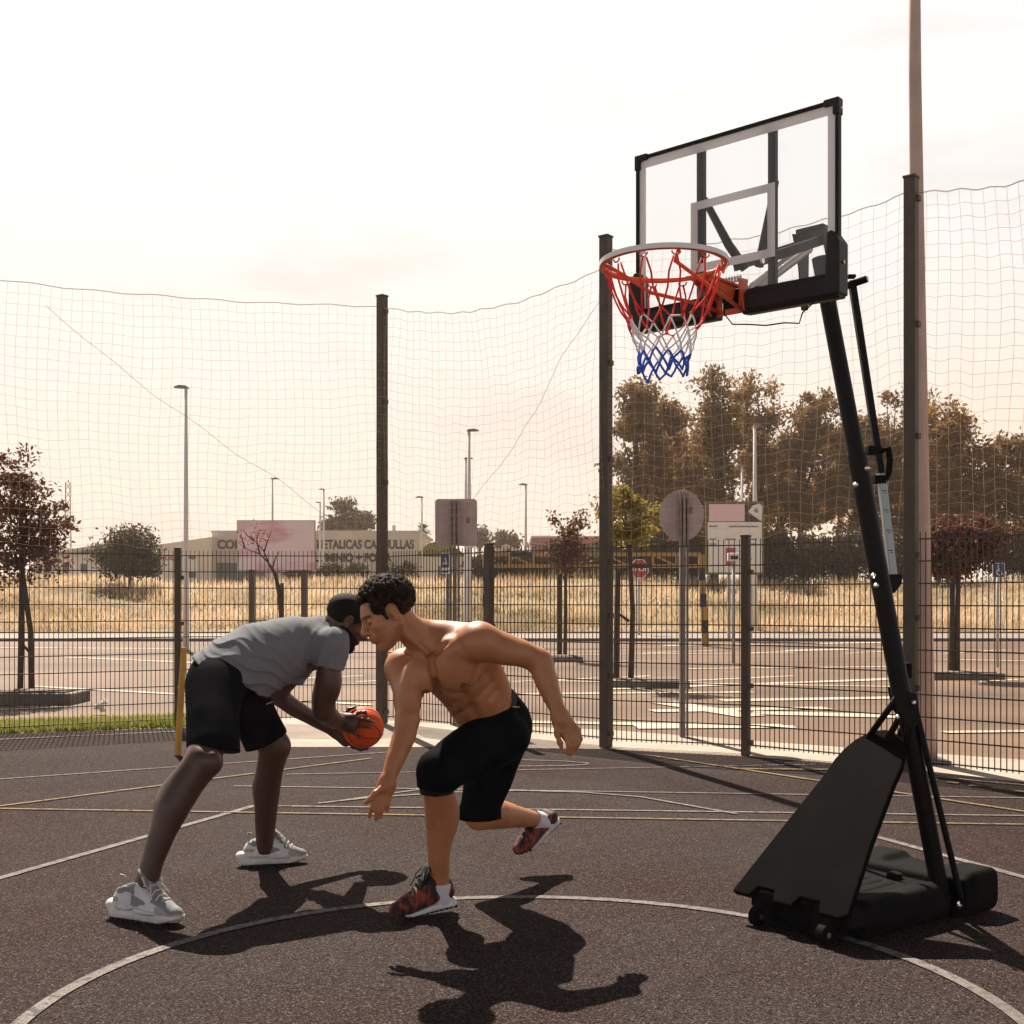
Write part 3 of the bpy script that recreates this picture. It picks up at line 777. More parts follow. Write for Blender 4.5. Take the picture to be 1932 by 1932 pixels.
def tree(label, base, height, crown, lm, name='tree', leaves=6000, size=.12, spread=.35, ncl=60, tr=.1, seed=1, group=None, limbs=8, extra=None, cat='tree', bare=0):
    rg = np.random.default_rng(seed)
    base = Vector(base)
    th = thing(name, label, cat, base, group)
    me, cl = leaf_mesh(crown, leaves, size, spread, rg, ncl)
    link('crown', me, lm, th)
    tk = MB()
    zc = min(b[0][2] - b[1][2] * .3 for b in crown)
    cx_ = sum(b[0][0] for b in crown) / len(crown); cy_ = sum(b[0][1] for b in crown) / len(crown)
    tp = Vector((cx_, cy_, max(zc, base.z + .3)))
    mid = base.lerp(tp, .5) + Vector((rg.normal() * tr * .6, 0, 0))
    tk.tube([base, mid, tp], [tr, tr * .85, tr * .7], 9)
    top = Vector((cx_, cy_, base.z + height * .9))
    tk.tube([tp, tp.lerp(top, .5) + Vector((rg.normal() * tr, rg.normal() * tr, 0)), top], [tr * .7, tr * .45, tr * .1], 7)
    for i in rg.choice(len(cl), min(limbs, len(cl)), replace=False):
        q = Vector(cl[i]); s0 = tp.lerp(top, float(rg.uniform(0, .45)))
        tk.tube([s0, s0.lerp(q, .5) + Vector((0, 0, .05 * height * rg.random())), q], [tr * .38, tr * .22, tr * .06], 5)
    tk.build('trunk', M['bark'], th, smooth=True)
    return th
def stake(th, a, b, r=.03):
    MB().tube([a, b], r, 8).build('stake', M['bark'], th, smooth=True)
# near left reddish tree, in its kerbed planter
pb = G(60, 1312)
d = pb.y
def blob(px, py, rx, rz, dd, ry=None): 
    q = P(px, py, dd); k = dd / F
    return ((q.x, q.y, q.z), (rx * k, (ry or rx) * k, rz * k))
t1 = tree('young tree with dark reddish leaves in a kerbed planter at the left edge', pb, 3.2, [blob(45, 985, 62, 100, d), blob(30, 890, 26, 55, d), blob(95, 1000, 38, 60, d), blob(0, 950, 45, 80, d), blob(10, 1060, 60, 40, d), blob(70, 1060, 45, 35, d)],
          M['leaf_red'], leaves=5600, size=.038, spread=.10, ncl=110, tr=.042, seed=11, limbs=16)
stake(t1, G(38, 1312), P(42, 1090, d), .04)
stake(t1, P(42, 1215, d), P(60, 1235, d), .02)
k0, k1 = G(-60, 1326), G(150, 1322)
kp = thing('planter_kerb', 'dark kerbed planter island under the reddish tree at left', 'kerb', (k0 + k1) / 2)
MB().box(((k0.x + k1.x) / 2, k0.y + .35, .03), (k1.x - k0.x, .7, .16)).build('kerb_ring', M['kerb'], kp, bevel=.02)
MB().box(((k0.x + k1.x) / 2, k0.y + .35, .116), (k1.x - k0.x - .2, .5, .02)).build('soil', M['soil'], kp)
# round olive bush
d = 56
tree('round bushy olive tree on the bank, left of the tall lamp', (P(245, 0, d).x, d, 1.9), 3, [blob(225, 1045, 42, 36, d), blob(268, 1045, 36, 40, d), blob(245, 1025, 40, 28, d), blob(240, 1068, 55, 22, d)], M['leaf_olive'],
     leaves=7000, size=.11, spread=.3, ncl=90, tr=.09, seed=12)
# bare blossom tree
d = 20; b0 = P(540, 0, d); 
bt = thing('bare_tree', 'slender bare tree with thin branches in front of the pink billboard', 'tree', (b0.x, d, 0))
bm_ = MB()
q = lambda x, y: P(x, y, d)
bm_.tube([Vector((b0.x, d, 0)), q(527, 1120), q(520, 1085), q(507, 1062)], [.05, .04, .032, .022], 8)
rz = random.Random(5)
for pts in ([(507, 1062), (490, 1045), (462, 1035), (448, 1022)], [(507, 1062), (498, 1040), (480, 1020), (470, 1003)], [(498, 1042), (505, 1020), (512, 1002)], [(513, 1075), (520, 1052), (528, 1040)],
            [(490, 1045), (484, 1018), (490, 998)], [(462, 1035), (455, 1012)], [(480, 1020), (466, 1010), (458, 998)]):
    bm_.tube([q(*p) for p in pts], [.016, .01, .006, .004][:len(pts)], 5)
bm_.build('trunk', M['bark'], bt, smooth=True)
me, _ = leaf_mesh([blob(480, 1010, 34, 20, d)], 170, .03, .06, np.random.default_rng(3), 24)
link('blossom', me, leafmat('leaf_pink', (0.20, 0.07, 0.06), (0.3, 0.14, 0.12)), bt)
stake(bt, (P(532, 0, d).x, d, 0), P(532, 1100, d), .035)
# clump behind the workshop
d = 125
tree('dark tree with a narrow lobed top behind the workshop roof', (P(655, 0, d).x, d, 2), 8, [blob(650, 962, 16, 16, d), blob(668, 985, 36, 18, d), blob(640, 992, 32, 12, d), blob(690, 985, 15, 12, d), blob(630, 995, 20, 8, d)], M['leaf_olive'],
     leaves=6000, size=.24, spread=.5, ncl=70, tr=.3, seed=13)
# palm
d = 110; c = P(797, 1000, d)
pal = thing('palm_tree', 'small far palm tree left of the square sign', 'palm', (c.x, d, 2))
MB().tube([(c.x, d, 1.5), (c.x, d, c.z)], .22, 8).build('trunk', M['bark'], pal, smooth=True)
fr_ = MB()
for i in range(46):
    a = rz.random() * 6.28; el = rz.uniform(-.7, 1.2); ln = rz.uniform(.7, 1.15)
    v = Vector((math.cos(a) * math.cos(el), math.sin(a) * math.cos(el), math.sin(el)))
    s_ = v.cross(Z).normalized() * .12
    m_ = c + v * ln * .55; e_ = c + v * ln - Vector((0, 0, .25))
    fr_.add([c, m_ - s_, e_, m_ + s_], [(0, 1, 2, 3)])
fr_.build('fronds', M['leaf_olive'], pal)
# small red tree, yellow tree, right red tree
pb = G(1066, 1243); d = pb.y
t2 = tree('small reddish tree with sparse upright twigs behind the yellow barrier', pb, 2.7, [blob(1068, 1015, 26, 24, d), blob(1068, 1052, 36, 22, d), blob(1045, 985, 8, 30, d), blob(1085, 985, 18, 22, d), blob(1068, 1035, 30, 20, d)], M['leaf_red'],
          leaves=1500, size=.055, spread=.12, ncl=70, tr=.045, seed=14, limbs=12)
stake(t2, G(1055, 1240), P(1055, 1085, d), .05)
pb = G(1190, 1291); d = pb.y
t3 = tree('young tree with yellow green leaves just right of the second tall post', pb, 2.5, [blob(1172, 940, 22, 16, d), blob(1196, 958, 24, 12, d), blob(1165, 1003, 24, 12, d), blob(1208, 1000, 24, 14, d), blob(1236, 968, 14, 10, d), blob(1152, 972, 16, 9, d), blob(1182, 1018, 32, 8, d), blob(1182, 922, 10, 10, d)], M['leaf_yellow'],
          leaves=2400, size=.045, spread=.075, ncl=60, tr=.045, seed=15, limbs=12)
stake(t3, G(1163, 1291), P(1165, 1075, d), .045)
stake(t3, P(1163, 1155, d), P(1187, 1172, d), .022)
pb = G(1806, 1276); d = pb.y
t4 = tree('broad dark red tree in a planter right of the pale light mast', pb, 2.9, [blob(1800, 1040, 66, 34, d), blob(1765, 1048, 40, 26, d), blob(1846, 1030, 32, 22, d), blob(1790, 1005, 34, 20, d), blob(1835, 1000, 30, 26, d), blob(1760, 1018, 22, 18, d), blob(1878, 1008, 22, 16, d), blob(1800, 1068, 46, 16, d)], M['leaf_red'],
          leaves=8000, size=.05, spread=.13, ncl=130, tr=.05, seed=16, limbs=14)
stake(t4, G(1795, 1276), P(1797, 1100, d), .045)
for (xa, xb, yy, lb) in ((1755, 1893, 1279, 'low dark kerb island under the dark red tree at right'), (1010, 1100, 1246, 'low dark kerb island under the small reddish tree'), (1150, 1300, 1294, 'low dark kerb island under the yellow green tree')):
    a, b = G(xa, yy), G(xb, yy)
    kk = thing('tree_kerb', lb, 'kerb', (a + b) / 2)
    MB().box(((a.x + b.x) / 2, a.y + .3, .02), (b.x - a.x, .8, .12)).build('kerb_ring', M['kerb'], kk, bevel=.02)
    MB().box(((a.x + b.x) / 2, a.y + .3, .086), (b.x - a.x - .2, .6, .02)).build('soil', M['soil'], kk)
# big tree row
BT = [(1205, 770, 48, 60), (1255, 800, 55, 70), (1345, 790, 60, 85), (1430, 775, 50, 80), (1510, 800, 70, 90), (1610, 850, 60, 80), (1680, 820, 60, 75), (1800, 835, 74, 92), (1880, 885, 60, 74), (1955, 915, 55, 62)]
LB = ['large dark tree just right of the second tall post, first of the row', 'large golden brown tree behind the backboard net, second of the row', 'large airy tree above the round sign back', 'tall tree with a feathery top above the white lamps',
      'broad rounded tree left of the hoop pole', 'lower tree filling the gap behind the hoop pole', 'dark tree showing between the hoop pole and the pale mast', 'big dark tree right of the pale mast', 'sloping dark tree at the right edge above the wheelchair sign', 'last low tree of the row at the right edge']
for i, ((px, py, rx, rz_), lb) in enumerate(zip(BT, LB)):
    r5 = random.Random(100 + i)
    d = 66 + r5.uniform(-4, 6)
    bl = [blob(px, py + 25, rx * .7, rz_ * .5, d)]
    dn = 1010 - py
    for k in range(13):
        f_ = k / 12
        bl.append(blob(px + r5.uniform(-1.0, 1.0) * rx * (.55 + .5 * f_), py - rz_ * .55 + f_ * (dn + rz_ * .4) + r5.uniform(-.2, .2) * rz_, rx * r5.uniform(.42, .78), rz_ * r5.uniform(.26, .48), d, rx * .7))
    tree(lb, (P(px, 0, d).x, d, 2.0), P(0, py - rz_, d).z - 2, bl, M['leaf_dark' if i % 2 else 'leaf_dark2'], leaves=10500, size=.145, spread=.36, ncl=105, tr=.26, seed=30 + i, group='row of big trees', limbs=14)
BT2 = [(1285, 850, 60, 60, 'half hidden tree filling the gap between the first two big trees'), (1470, 850, 60, 60, 'half hidden tree behind the white lamps, between taller trees'), (1575, 820, 55, 60, 'half hidden tree just left of the hoop pole'), (1740, 850, 60, 60, 'half hidden tree behind the pale light mast')]
for i, (px, py, rx, rz_, lb) in enumerate(BT2):
    r5 = random.Random(300 + i); d = 78
    bl = [blob(px + r5.uniform(-1, 1) * rx, py + k * 14 + r5.uniform(-10, 10), rx * r5.uniform(.4, .7), rz_ * r5.uniform(.3, .5), d, rx * .7) for k in range(11)]
    tree(lb, (P(px, 0, d).x, d, 2.0), P(0, py - rz_ * .5, d).z - 2, bl, M['leaf_dark'], leaves=9000, size=.18, spread=.5, ncl=80, tr=.28, seed=330 + i, group='row of big trees', limbs=8)
# hedge behind the bank: individual shrubs
hx = [(930, 1072, 40, 22), (1000, 1072, 48, 24), (1080, 1070, 48, 26), (1150, 1060, 44, 36), (1230, 1050, 50, 44), (1310, 1050, 50, 46), (1450, 1048, 48, 42), (1520, 1050, 52, 42), (1600, 1045, 55, 46), (1690, 1050, 55, 42), (1790, 1050, 60, 40), (1930, 1045, 60, 42)]
HL = ['low dark shrub left of the yellow barrier', 'low dark shrub below the white hall', 'dark shrub below the small reddish tree', 'dark shrub behind the second tall post', 'tall dark shrub behind the stop sign', 'tall dark shrub left of the information board',
      'dark shrub right of the information board', 'dark shrub second right of the information board', 'dark green shrub behind the hoop pole', 'dark shrub between hoop pole and pale mast', 'dark shrub behind the dark red tree', 'rounded green shrub at the right edge behind the wheelchair sign']
for i, ((px, py, rx, rz_), lb) in enumerate(zip(hx, HL)):
    d = 60
    tree(lb, (P(px, 0, d).x, d, 2.0), .8, [blob(px, py, rx, rz_, d, rx * .8), blob(px + 14, py - rz_ * .4, rx * .6, rz_ * .5, d), blob(px - 12, py + rz_ * .4, rx * .9, rz_ * .6, d)], M['leaf_hedge'], name='shrub', cat='shrub',
         leaves=5000, size=.13, spread=.3, ncl=90, tr=.08, seed=60 + i, group='shrubs along the top of the bank', limbs=6)
for i, (px, lb) in enumerate(((560, 'small green bush below the pink billboard'), (620, 'small green bush under the METALICAS lettering'), (668, 'small green bush left of the first tall post'), (760, 'small green bush right of the first tall post'))):
    d = 64
    tree(lb, (P(px, 0, d).x, d, 2.0), .6, [blob(px, 1082, 24, 11, d), blob(px + 8, 1076, 12, 9, d)], M['leaf_olive'], name='bush', cat='bush', leaves=1800, size=.11, spread=.2, ncl=30, tr=.05, seed=80 + i, group='bushes before the workshop', limbs=4)
for i, (px, dd, py, rx, lb) in enumerate(((955, 130, 1018, 22, 'far rounded tree under the hills, right of the square sign'), (905, 150, 1010, 14, 'far small tree close to the square sign back'))):
    tree(lb, (P(px, 0, dd).x, dd, 2), 3, [blob(px, py + 6, rx, 14, dd)], M['leaf_olive'], leaves=1500, size=.25, spread=.5, ncl=20, tr=.15, seed=90 + i, limbs=4)
# ================================================================== implicit solids -> meshes
class SDF:
    def __init__(s, lo, hi, h):
        s.lo = np.array(lo, float); s.h = h
        s.n = (np.ceil((np.array(hi, float) - s.lo) / h).astype(int) + 1)
        s.D = np.full(s.n, 9.0, np.float32)
        s.ax = [(s.lo[i] + h * np.arange(s.n[i])).astype(np.float32) for i in range(3)]
        s.T = Matrix()
    def _sub(s, lo, hi):
        a = np.clip(np.floor((np.array(lo) - s.lo) / s.h).astype(int), 0, s.n - 1)
        b = np.clip(np.ceil((np.array(hi) - s.lo) / s.h).astype(int) + 1, 1, s.n)
        if np.any(b <= a): return None
        sl = tuple(slice(int(a[i]), int(b[i])) for i in range(3))
        return sl, s.ax[0][sl[0]][:, None, None], s.ax[1][sl[1]][None, :, None], s.ax[2][sl[2]][None, None, :]
    def _op(s, sl, d, k, mode):
        D = s.D[sl]
        if mode == 'u':
            if k > 0:
                hh = np.maximum(k - np.abs(D - d), 0) / k
                s.D[sl] = np.minimum(D, d) - hh * hh * k * .25
            else: s.D[sl] = np.minimum(D, d)
        else:
            d = -d
            if k > 0:
                hh = np.maximum(k - np.abs(D - d), 0) / k
                s.D[sl] = np.maximum(D, d) + hh * hh * k * .25
            else: s.D[sl] = np.maximum(D, d)
    def pt(s, p): return s.T @ Vector(p)
    def cap(s, a, b, ra, rb=None, k=.02, flat=None, mode='u'):
        rb = ra if rb is None else rb
        a, b = s.pt(a), s.pt(b)
        m = max(ra, rb) + k + 2.5 * s.h
        q = s._sub([min(a[i], b[i]) - m for i in range(3)], [max(a[i], b[i]) + m for i in range(3)])
        if q is None: return s
        sl, X_, Y_, Z_ = q
        ab = b - a; L2_ = max(ab.dot(ab), 1e-9)
        x, y, z = X_ - a.x, Y_ - a.y, Z_ - a.z
        t = np.clip((x * ab.x + y * ab.y + z * ab.z) / L2_, 0, 1)
        x = x - t * ab.x; y = y - t * ab.y; z = z - t * ab.z
        if flat:
            wv = (s.T.to_3x3() @ Vector(flat[0])).normalized(); f = flat[1]
            c = (x * wv.x + y * wv.y + z * wv.z) * (1 / f - 1)
            x, y, z = x + c * wv.x, y + c * wv.y, z + c * wv.z
            d = (np.sqrt(x * x + y * y + z * z) - (ra + (rb - ra) * t)) * (f if f < 1 else 1)
        else: d = np.sqrt(x * x + y * y + z * z) - (ra + (rb - ra) * t)
        s._op(sl, d, k, mode); return s
    def chain(s, pts, k=.02, mode='u'):
        ps = [(s.pt(p), r) for p, r in pts]
        m = max(r for _, r in ps) + k + 2.5 * s.h
        q = s._sub([min(p[i] for p, _ in ps) - m for i in range(3)], [max(p[i] for p, _ in ps) + m for i in range(3)])
        if q is None: return s
        sl, X_, Y_, Z_ = q
        out = None
        for (a, ra), (b, rb) in zip(ps[:-1], ps[1:]):
            ab = b - a; L2_ = max(ab.dot(ab), 1e-9)
            x, y, z = X_ - a.x, Y_ - a.y, Z_ - a.z
            t = np.clip((x * ab.x + y * ab.y + z * ab.z) / L2_, 0, 1)
            d = np.sqrt((x - t * ab.x) ** 2 + (y - t * ab.y) ** 2 + (z - t * ab.z) ** 2) - (ra + (rb - ra) * (t * t * (3 - 2 * t) * .5 + t * .5))
            out = d if out is None else np.minimum(out, d)
        s._op(sl, out, k, mode); return s
    def ell(s, c, r, rot=None, k=.02, mode='u'):
        c = s.pt(c); A = s.T.to_3x3()
        if rot is not None: A = A @ rot
        A = A.transposed()
        m = max(r) + k + 2.5 * s.h
        q = s._sub([c[i] - m for i in range(3)], [c[i] + m for i in range(3)])
        if q is None: return s
        sl, X_, Y_, Z_ = q
        x, y, z = X_ - c.x, Y_ - c.y, Z_ - c.z
        k0 = 0; k1 = 0
        for i in range(3):
            u = (A[i][0] * x + A[i][1] * y + A[i][2] * z) / r[i]
            k0 = k0 + u * u; k1 = k1 + (u / r[i]) ** 2
        k0 = np.sqrt(k0); k1 = np.sqrt(k1) + 1e-9
        s._op(sl, k0 * (k0 - 1) / k1, k, mode); return s
    def box(s, c, half, rnd=.005, rot=None, k=.0, mode='u'):
        c = s.pt(c); A = s.T.to_3x3()
        if rot is not None: A = A @ rot
        A = A.transposed()
        m = Vector(half).length + k + 2.5 * s.h
        q = s._sub([c[i] - m for i in range(3)], [c[i] + m for i in range(3)])
        if q is None: return s
        sl, X_, Y_, Z_ = q
        x, y, z = X_ - c.x, Y_ - c.y, Z_ - c.z
        o2 = 0; mx = None
        for i in range(3):
            u = np.abs(A[i][0] * x + A[i][1] * y + A[i][2] * z) - (half[i] - rnd)
            o2 = o2 + np.maximum(u, 0) ** 2
            mx = u if mx is None else np.maximum(mx, u)
        s._op(sl, np.sqrt(o2) + np.minimum(mx, 0) - rnd, k, mode); return s
    def cut(s, c, n, reach=None, k=0.0):
        """keep the side the normal points away from, within reach of c (a box)"""
        c = s.pt(c); n = (s.T.to_3x3() @ Vector(n)).normalized()
        if reach is None: q = s._sub(s.lo, s.lo + s.h * s.n)
        else: q = s._sub([c[i] - reach for i in range(3)], [c[i] + reach for i in range(3)])
        if q is None: return s
        sl, X_, Y_, Z_ = q
        d = -((X_ - c.x) * n.x + (Y_ - c.y) * n.y + (Z_ - c.z) * n.z)
        s._op(sl, d, k, 's'); return s
    def warp(s, fn):
        q = s._sub(s.lo, s.lo + s.h * s.n)
        s.D += fn(q[1], q[2], q[3]).astype(np.float32); return s
    def mesh(s, name, smooth=2):
        D = s.D.copy()
        D[0], D[-1] = 1, 1; D[:, 0], D[:, -1] = 1, 1; D[:, :, 0], D[:, :, -1] = 1, 1
        I = D < 0
        n = D.shape
        cnt = np.zeros((n[0] - 1, n[1] - 1, n[2] - 1), np.int8)
        for i in (0, 1):
            for j in (0, 1):
                for k in (0, 1): cnt += I[i:n[0] - 1 + i, j:n[1] - 1 + j, k:n[2] - 1 + k]
        act = (cnt > 0) & (cnt < 8)
        cells = np.argwhere(act)
        idx = np.full(cnt.shape, -1, np.int64); idx[act] = np.arange(len(cells))
        acc = np.zeros((len(cells), 3)); w_ = np.zeros(len(cells))
        cor = [(i, j, k) for i in (0, 1) for j in (0, 1) for k in (0, 1)]
        val = {c: D[cells[:, 0] + c[0], cells[:, 1] + c[1], cells[:, 2] + c[2]] for c in cor}
        for a in cor:
            for ax in range(3):
                if a[ax]: continue
                b = list(a); b[ax] = 1; b = tuple(b)
                da, db = val[a], val[b]
                m = (da < 0) != (db < 0)
                t = np.where(m, da / np.where(m, da - db, 1), 0)
                p = np.zeros((len(cells), 3)) + np.array(a); p[:, ax] = t
                acc += p * m[:, None]; w_ += m
        v = s.lo + s.h * (cells + acc / np.maximum(w_, 1)[:, None])
        faces = []
        for ax in range(3):
            A = [slice(None)] * 3; B = [slice(None)] * 3
            A[ax] = slice(0, n[ax] - 1); B[ax] = slice(1, n[ax])
            ch = I[tuple(A)] != I[tuple(B)]
            e = np.argwhere(ch)
            o1, o2 = [(1, 2), (2, 0), (0, 1)][ax]
            ok = (e[:, o1] > 0) & (e[:, o2] > 0) & (e[:, o1] < n[o1] - 1) & (e[:, o2] < n[o2] - 1)
            e = e[ok]
            def at(d1, d2):
                q = e.copy(); q[:, o1] += d1; q[:, o2] += d2
                return idx[q[:, 0], q[:, 1], q[:, 2]]
            f = np.stack([at(-1, -1), at(0, -1), at(0, 0), at(-1, 0)], 1)
            ins = I[tuple(e.T)]
            f[~ins] = f[~ins][:, ::-1]
            faces.append(f)
        f = np.concatenate(faces)
        for _ in range(smooth):   # light Laplacian relax
            sm = np.zeros_like(v); c = np.zeros(len(v))
            for i in range(4):
                a, b = f[:, i], f[:, (i + 1) % 4]
                np.add.at(sm, a, v[b]); np.add.at(sm, b, v[a]); np.add.at(c, a, 1); np.add.at(c, b, 1)
            v = v * .5 + .5 * sm / np.maximum(c, 1)[:, None]
        me = bpy.data.meshes.new(name)
        me.vertices.add(len(v)); me.vertices.foreach_set('co', v.ravel().astype(np.float32))
        me.loops.add(len(f) * 4); me.loops.foreach_set('vertex_index', f.ravel().astype(np.int32))
        me.polygons.add(len(f)); me.polygons.foreach_set('loop_start', np.arange(0, len(f) * 4, 4, dtype=np.int32))
        me.polygons.foreach_set('use_smooth', np.ones(len(f), bool))
        me.update(); me.validate()
        me['_n'] = len(v)
        return me, v
    def build(s, name, m, parent, smooth=2, paint=None):
        me, v = s.mesh(name, smooth)
        if paint is not None:
            a = me.color_attributes.new('Col', 'FLOAT_COLOR', 'POINT')
            c = np.ones((len(v), 4), np.float32); c[:, :3] = paint(v)
            a.data.foreach_set('color', c.ravel())
        return link(name, me, m, parent)
def basis(x, z_hint):
    x = Vector(x).normalized(); z = Vector(z_hint); z = (z - x * x.dot(z)).normalized(); y = z.cross(x)
    return x, y, z
def xform(o, x, y, z, sc=1.0):
    return Matrix(((x.x * sc, y.x * sc, z.x * sc, o[0]), (x.y * sc, y.y * sc, z.y * sc, o[1]), (x.z * sc, y.z * sc, z.z * sc, o[2]), (0, 0, 0, 1)))
# ================================================================== BASKETBALL HOOP
M['hoopblack'] = mat('hoop_black_steel', (0.006, 0.006, 0.0065), 0.5, spec=.15)
M['plastic'] = mat('hoop_black_plastic', (0.0085, 0.0088, 0.0092), 0.75, spec=.04, c2=(0.014, 0.014, 0.0145), scale=9, lo=.5, hi=.8, bump=.25, bscale=350, bdist=.001)
M['pad'] = mat('pad_black', (0.010, 0.010, 0.011), 0.5, spec=.25)
M['zinc'] = mat('zinc_bolt', (0.7, 0.7, 0.7), 0.3, metal=1)
M['scale'] = mat('scale_grey', (0.33, 0.36, 0.38), 0.4, metal=.5)
M['orange'] = mat('rim_orange', (0.72, 0.11, 0.025), 0.4, spec=.5)
M['rimwhite'] = mat('rim_white_band', (0.80, 0.79, 0.78), 0.4)
M['cordred'] = mat('net_red', (0.78, 0.04, 0.03), 0.75)
M['cordwhite'] = mat('net_white', (0.80, 0.80, 0.80), 0.8)
M['cordblue'] = mat('net_blue', (0.03, 0.12, 0.62), 0.75)
M['frost'] = mat('board_white_line', (0.86, 0.87, 0.88), 0.35, trans=.5)
gm = bpy.data.materials.new('clear_acrylic'); gm.use_nodes = True
gt = gm.node_tree; gt.nodes.clear()
tp_ = gt.nodes.new('ShaderNodeBsdfTransparent'); tp_.inputs[0].default_value = (.985, .987, .99, 1)
gl = gt.nodes.new('ShaderNodeBsdfGlossy'); gl.inputs['Roughness'].default_value = .03
fr_n = gt.nodes.new('ShaderNodeFresnel'); fr_n.inputs[0].default_value = 1.25
mx_ = gt.nodes.new('ShaderNodeMixShader'); ou_ = gt.nodes.new('ShaderNodeOutputMaterial')
df_ = gt.nodes.new('ShaderNodeBsdfTranslucent'); df_.inputs[0].default_value = (.9, .9, .9, 1)
d2_ = gt.nodes.new('ShaderNodeBsdfDiffuse'); d2_.inputs[0].default_value = (.9, .9, .92, 1)
ad_ = gt.nodes.new('ShaderNodeMixShader'); ad_.inputs[0].default_value = .6
gt.links.new(df_.outputs[0], ad_.inputs[1]); gt.links.new(d2_.outputs[0], ad_.inputs[2])
mk_ = gt.nodes.new('ShaderNodeMixShader'); mk_.inputs[0].default_value = .035
gt.links.new(tp_.outputs[0], mk_.inputs[1]); gt.links.new(ad_.outputs[0], mk_.inputs[2])
gt.links.new(fr_n.outputs[0], mx_.inputs[0]); gt.links.new(mk_.outputs[0], mx_.inputs[1]); gt.links.new(gl.outputs[0], mx_.inputs[2]); gt.links.new(mx_.outputs[0], ou_.inputs[0])
M['acrylic'] = gm

BC = Vector((0.787, 4.27, 0)); bt = Vector((0.7543, -0.6566, 0)); bn = Vector((-0.6566, -0.7543, 0))
ZB, ZT, HW = 2.259, 2.900, 0.411
def BP(u, v, w_=0.0): return BC + bt * u + bn * w_ + Z * v      # board frame: along, height, forward
hoop = thing('basketball_hoop', 'portable basketball hoop with clear backboard, black pole and red white blue net', 'basketball hoop', (1.35, 4.55, 0))
bax = (bt, bn, Z)
board = MB().box(BP(0, (ZB + ZT) / 2, 0), (2 * HW - .02, .006, ZT - ZB - .02), bax).build('backboard', M['acrylic'], hoop)
fm = MB()
fm.box(BP(0, ZT - .006, 0), (2 * HW, .024, .013), bax)
for s_ in (-1, 1): fm.box(BP(s_ * (HW - .006), (ZB + ZT) / 2, 0), (.012, .026, ZT - ZB - .028), bax)
fm.build('frame', M['hoopblack'], board, bevel=.002)
def lineq(m_, u, v, w_, h_): m_.add([BP(u + i * w_ / 2, v + j * h_ / 2, .0048) for i, j in ((-1, -1), (-1, 1), (1, 1), (1, -1))], [(0, 1, 2, 3)])
bd = MB()
bw = .034
zt_, zb_ = ZT - .013, ZB + .03
lineq(bd, 0, zt_ - bw / 2, 2 * HW - .026, bw)
for s_ in (-1, 1): lineq(bd, s_ * (HW - .013 - bw * .42), (zt_ - bw + zb_) / 2, bw * .84, zt_ - bw - zb_)
bd.build('border_line', M['frost'], board)
sq = MB()
w2, z0, z1, lw = .172, 2.418, 2.676, .030
lineq(sq, 0, z1 - lw / 2, 2 * w2, lw); lineq(sq, 0, z0 + lw / 2, 2 * w2, lw)
for s_ in (-1, 1): lineq(sq, s_ * (w2 - lw / 2), (z0 + z1) / 2, lw, z1 - z0 - 2 * lw)
sq.build('target_square', M['frost'], board)
for s_ in (-1, 1):
    c = MB()
    L_ = .055
    c.prism([(0, 0), (-s_ * L_, 0), (-s_ * L_, -.022), (-s_ * .026, -.022), (-s_ * .022, -.026), (-s_ * .022, -L_), (0, -L_)], BP(s_ * (HW + .003), ZT + .004, .0), bt, Z, .036)
    c = c.build('corner_cap', M['pad'], board, bevel=.004)
    MB().lathe(BP(s_ * (HW + .003), ZT - .03, 0), bt * s_, [(.005, 0), (.005, .003), (.003, .005)], 10).build('bolt', M['zinc'], c)
# bottom pads
def padprofile(sgn):
    m_ = MB()
    prof = [(.036, .0), (.042, .05), (.012, .075), (-.028, .075), (-.03, -.012), (.024, -.018)]
    a, b = (.055, HW + .008) if sgn > 0 else (-HW - .008, -.055)
    vs = [BP(a, ZB + h - .012, w_) for w_, h in prof] + [BP(b, ZB + h - .012, w_) for w_, h in prof]
    n = len(prof)
    fs = [(i, (i + 1) % n, n + (i + 1) % n, n + i) for i in range(n)] + [tuple(range(n))[::-1], tuple(range(n, 2 * n))]
    m_.add(vs, fs)
    return m_
for s_ in (-1, 1):
    pp = padprofile(s_).build('bottom_pad', M['pad'], board, bevel=.005)
    bpy_me = pp.data; bm2 = bmesh.new(); bm2.from_mesh(bpy_me); bmesh.ops.recalc_face_normals(bm2, faces=bm2.faces[:]); bm2.to_mesh(bpy_me); bm2.free()
    cp = MB()
    cp.prism([(0, -.005), (0, .17), (-s_ * .028, .21), (-s_ * .045, .205), (-s_ * .052, .06), (-s_ * .052, -.005)], BP(s_ * (HW + .016), ZB - .012, .005), bt, Z, .072)
    cp.build('corner_pad', M['pad'], board, bevel=.006)
MB().lathe(BP(HW + .017, ZB + .09, .01), bt, [(.006, 0), (.006, .004)], 12).build('valve', mat('brass', (.5, .35, .08), .35, metal=1), board)
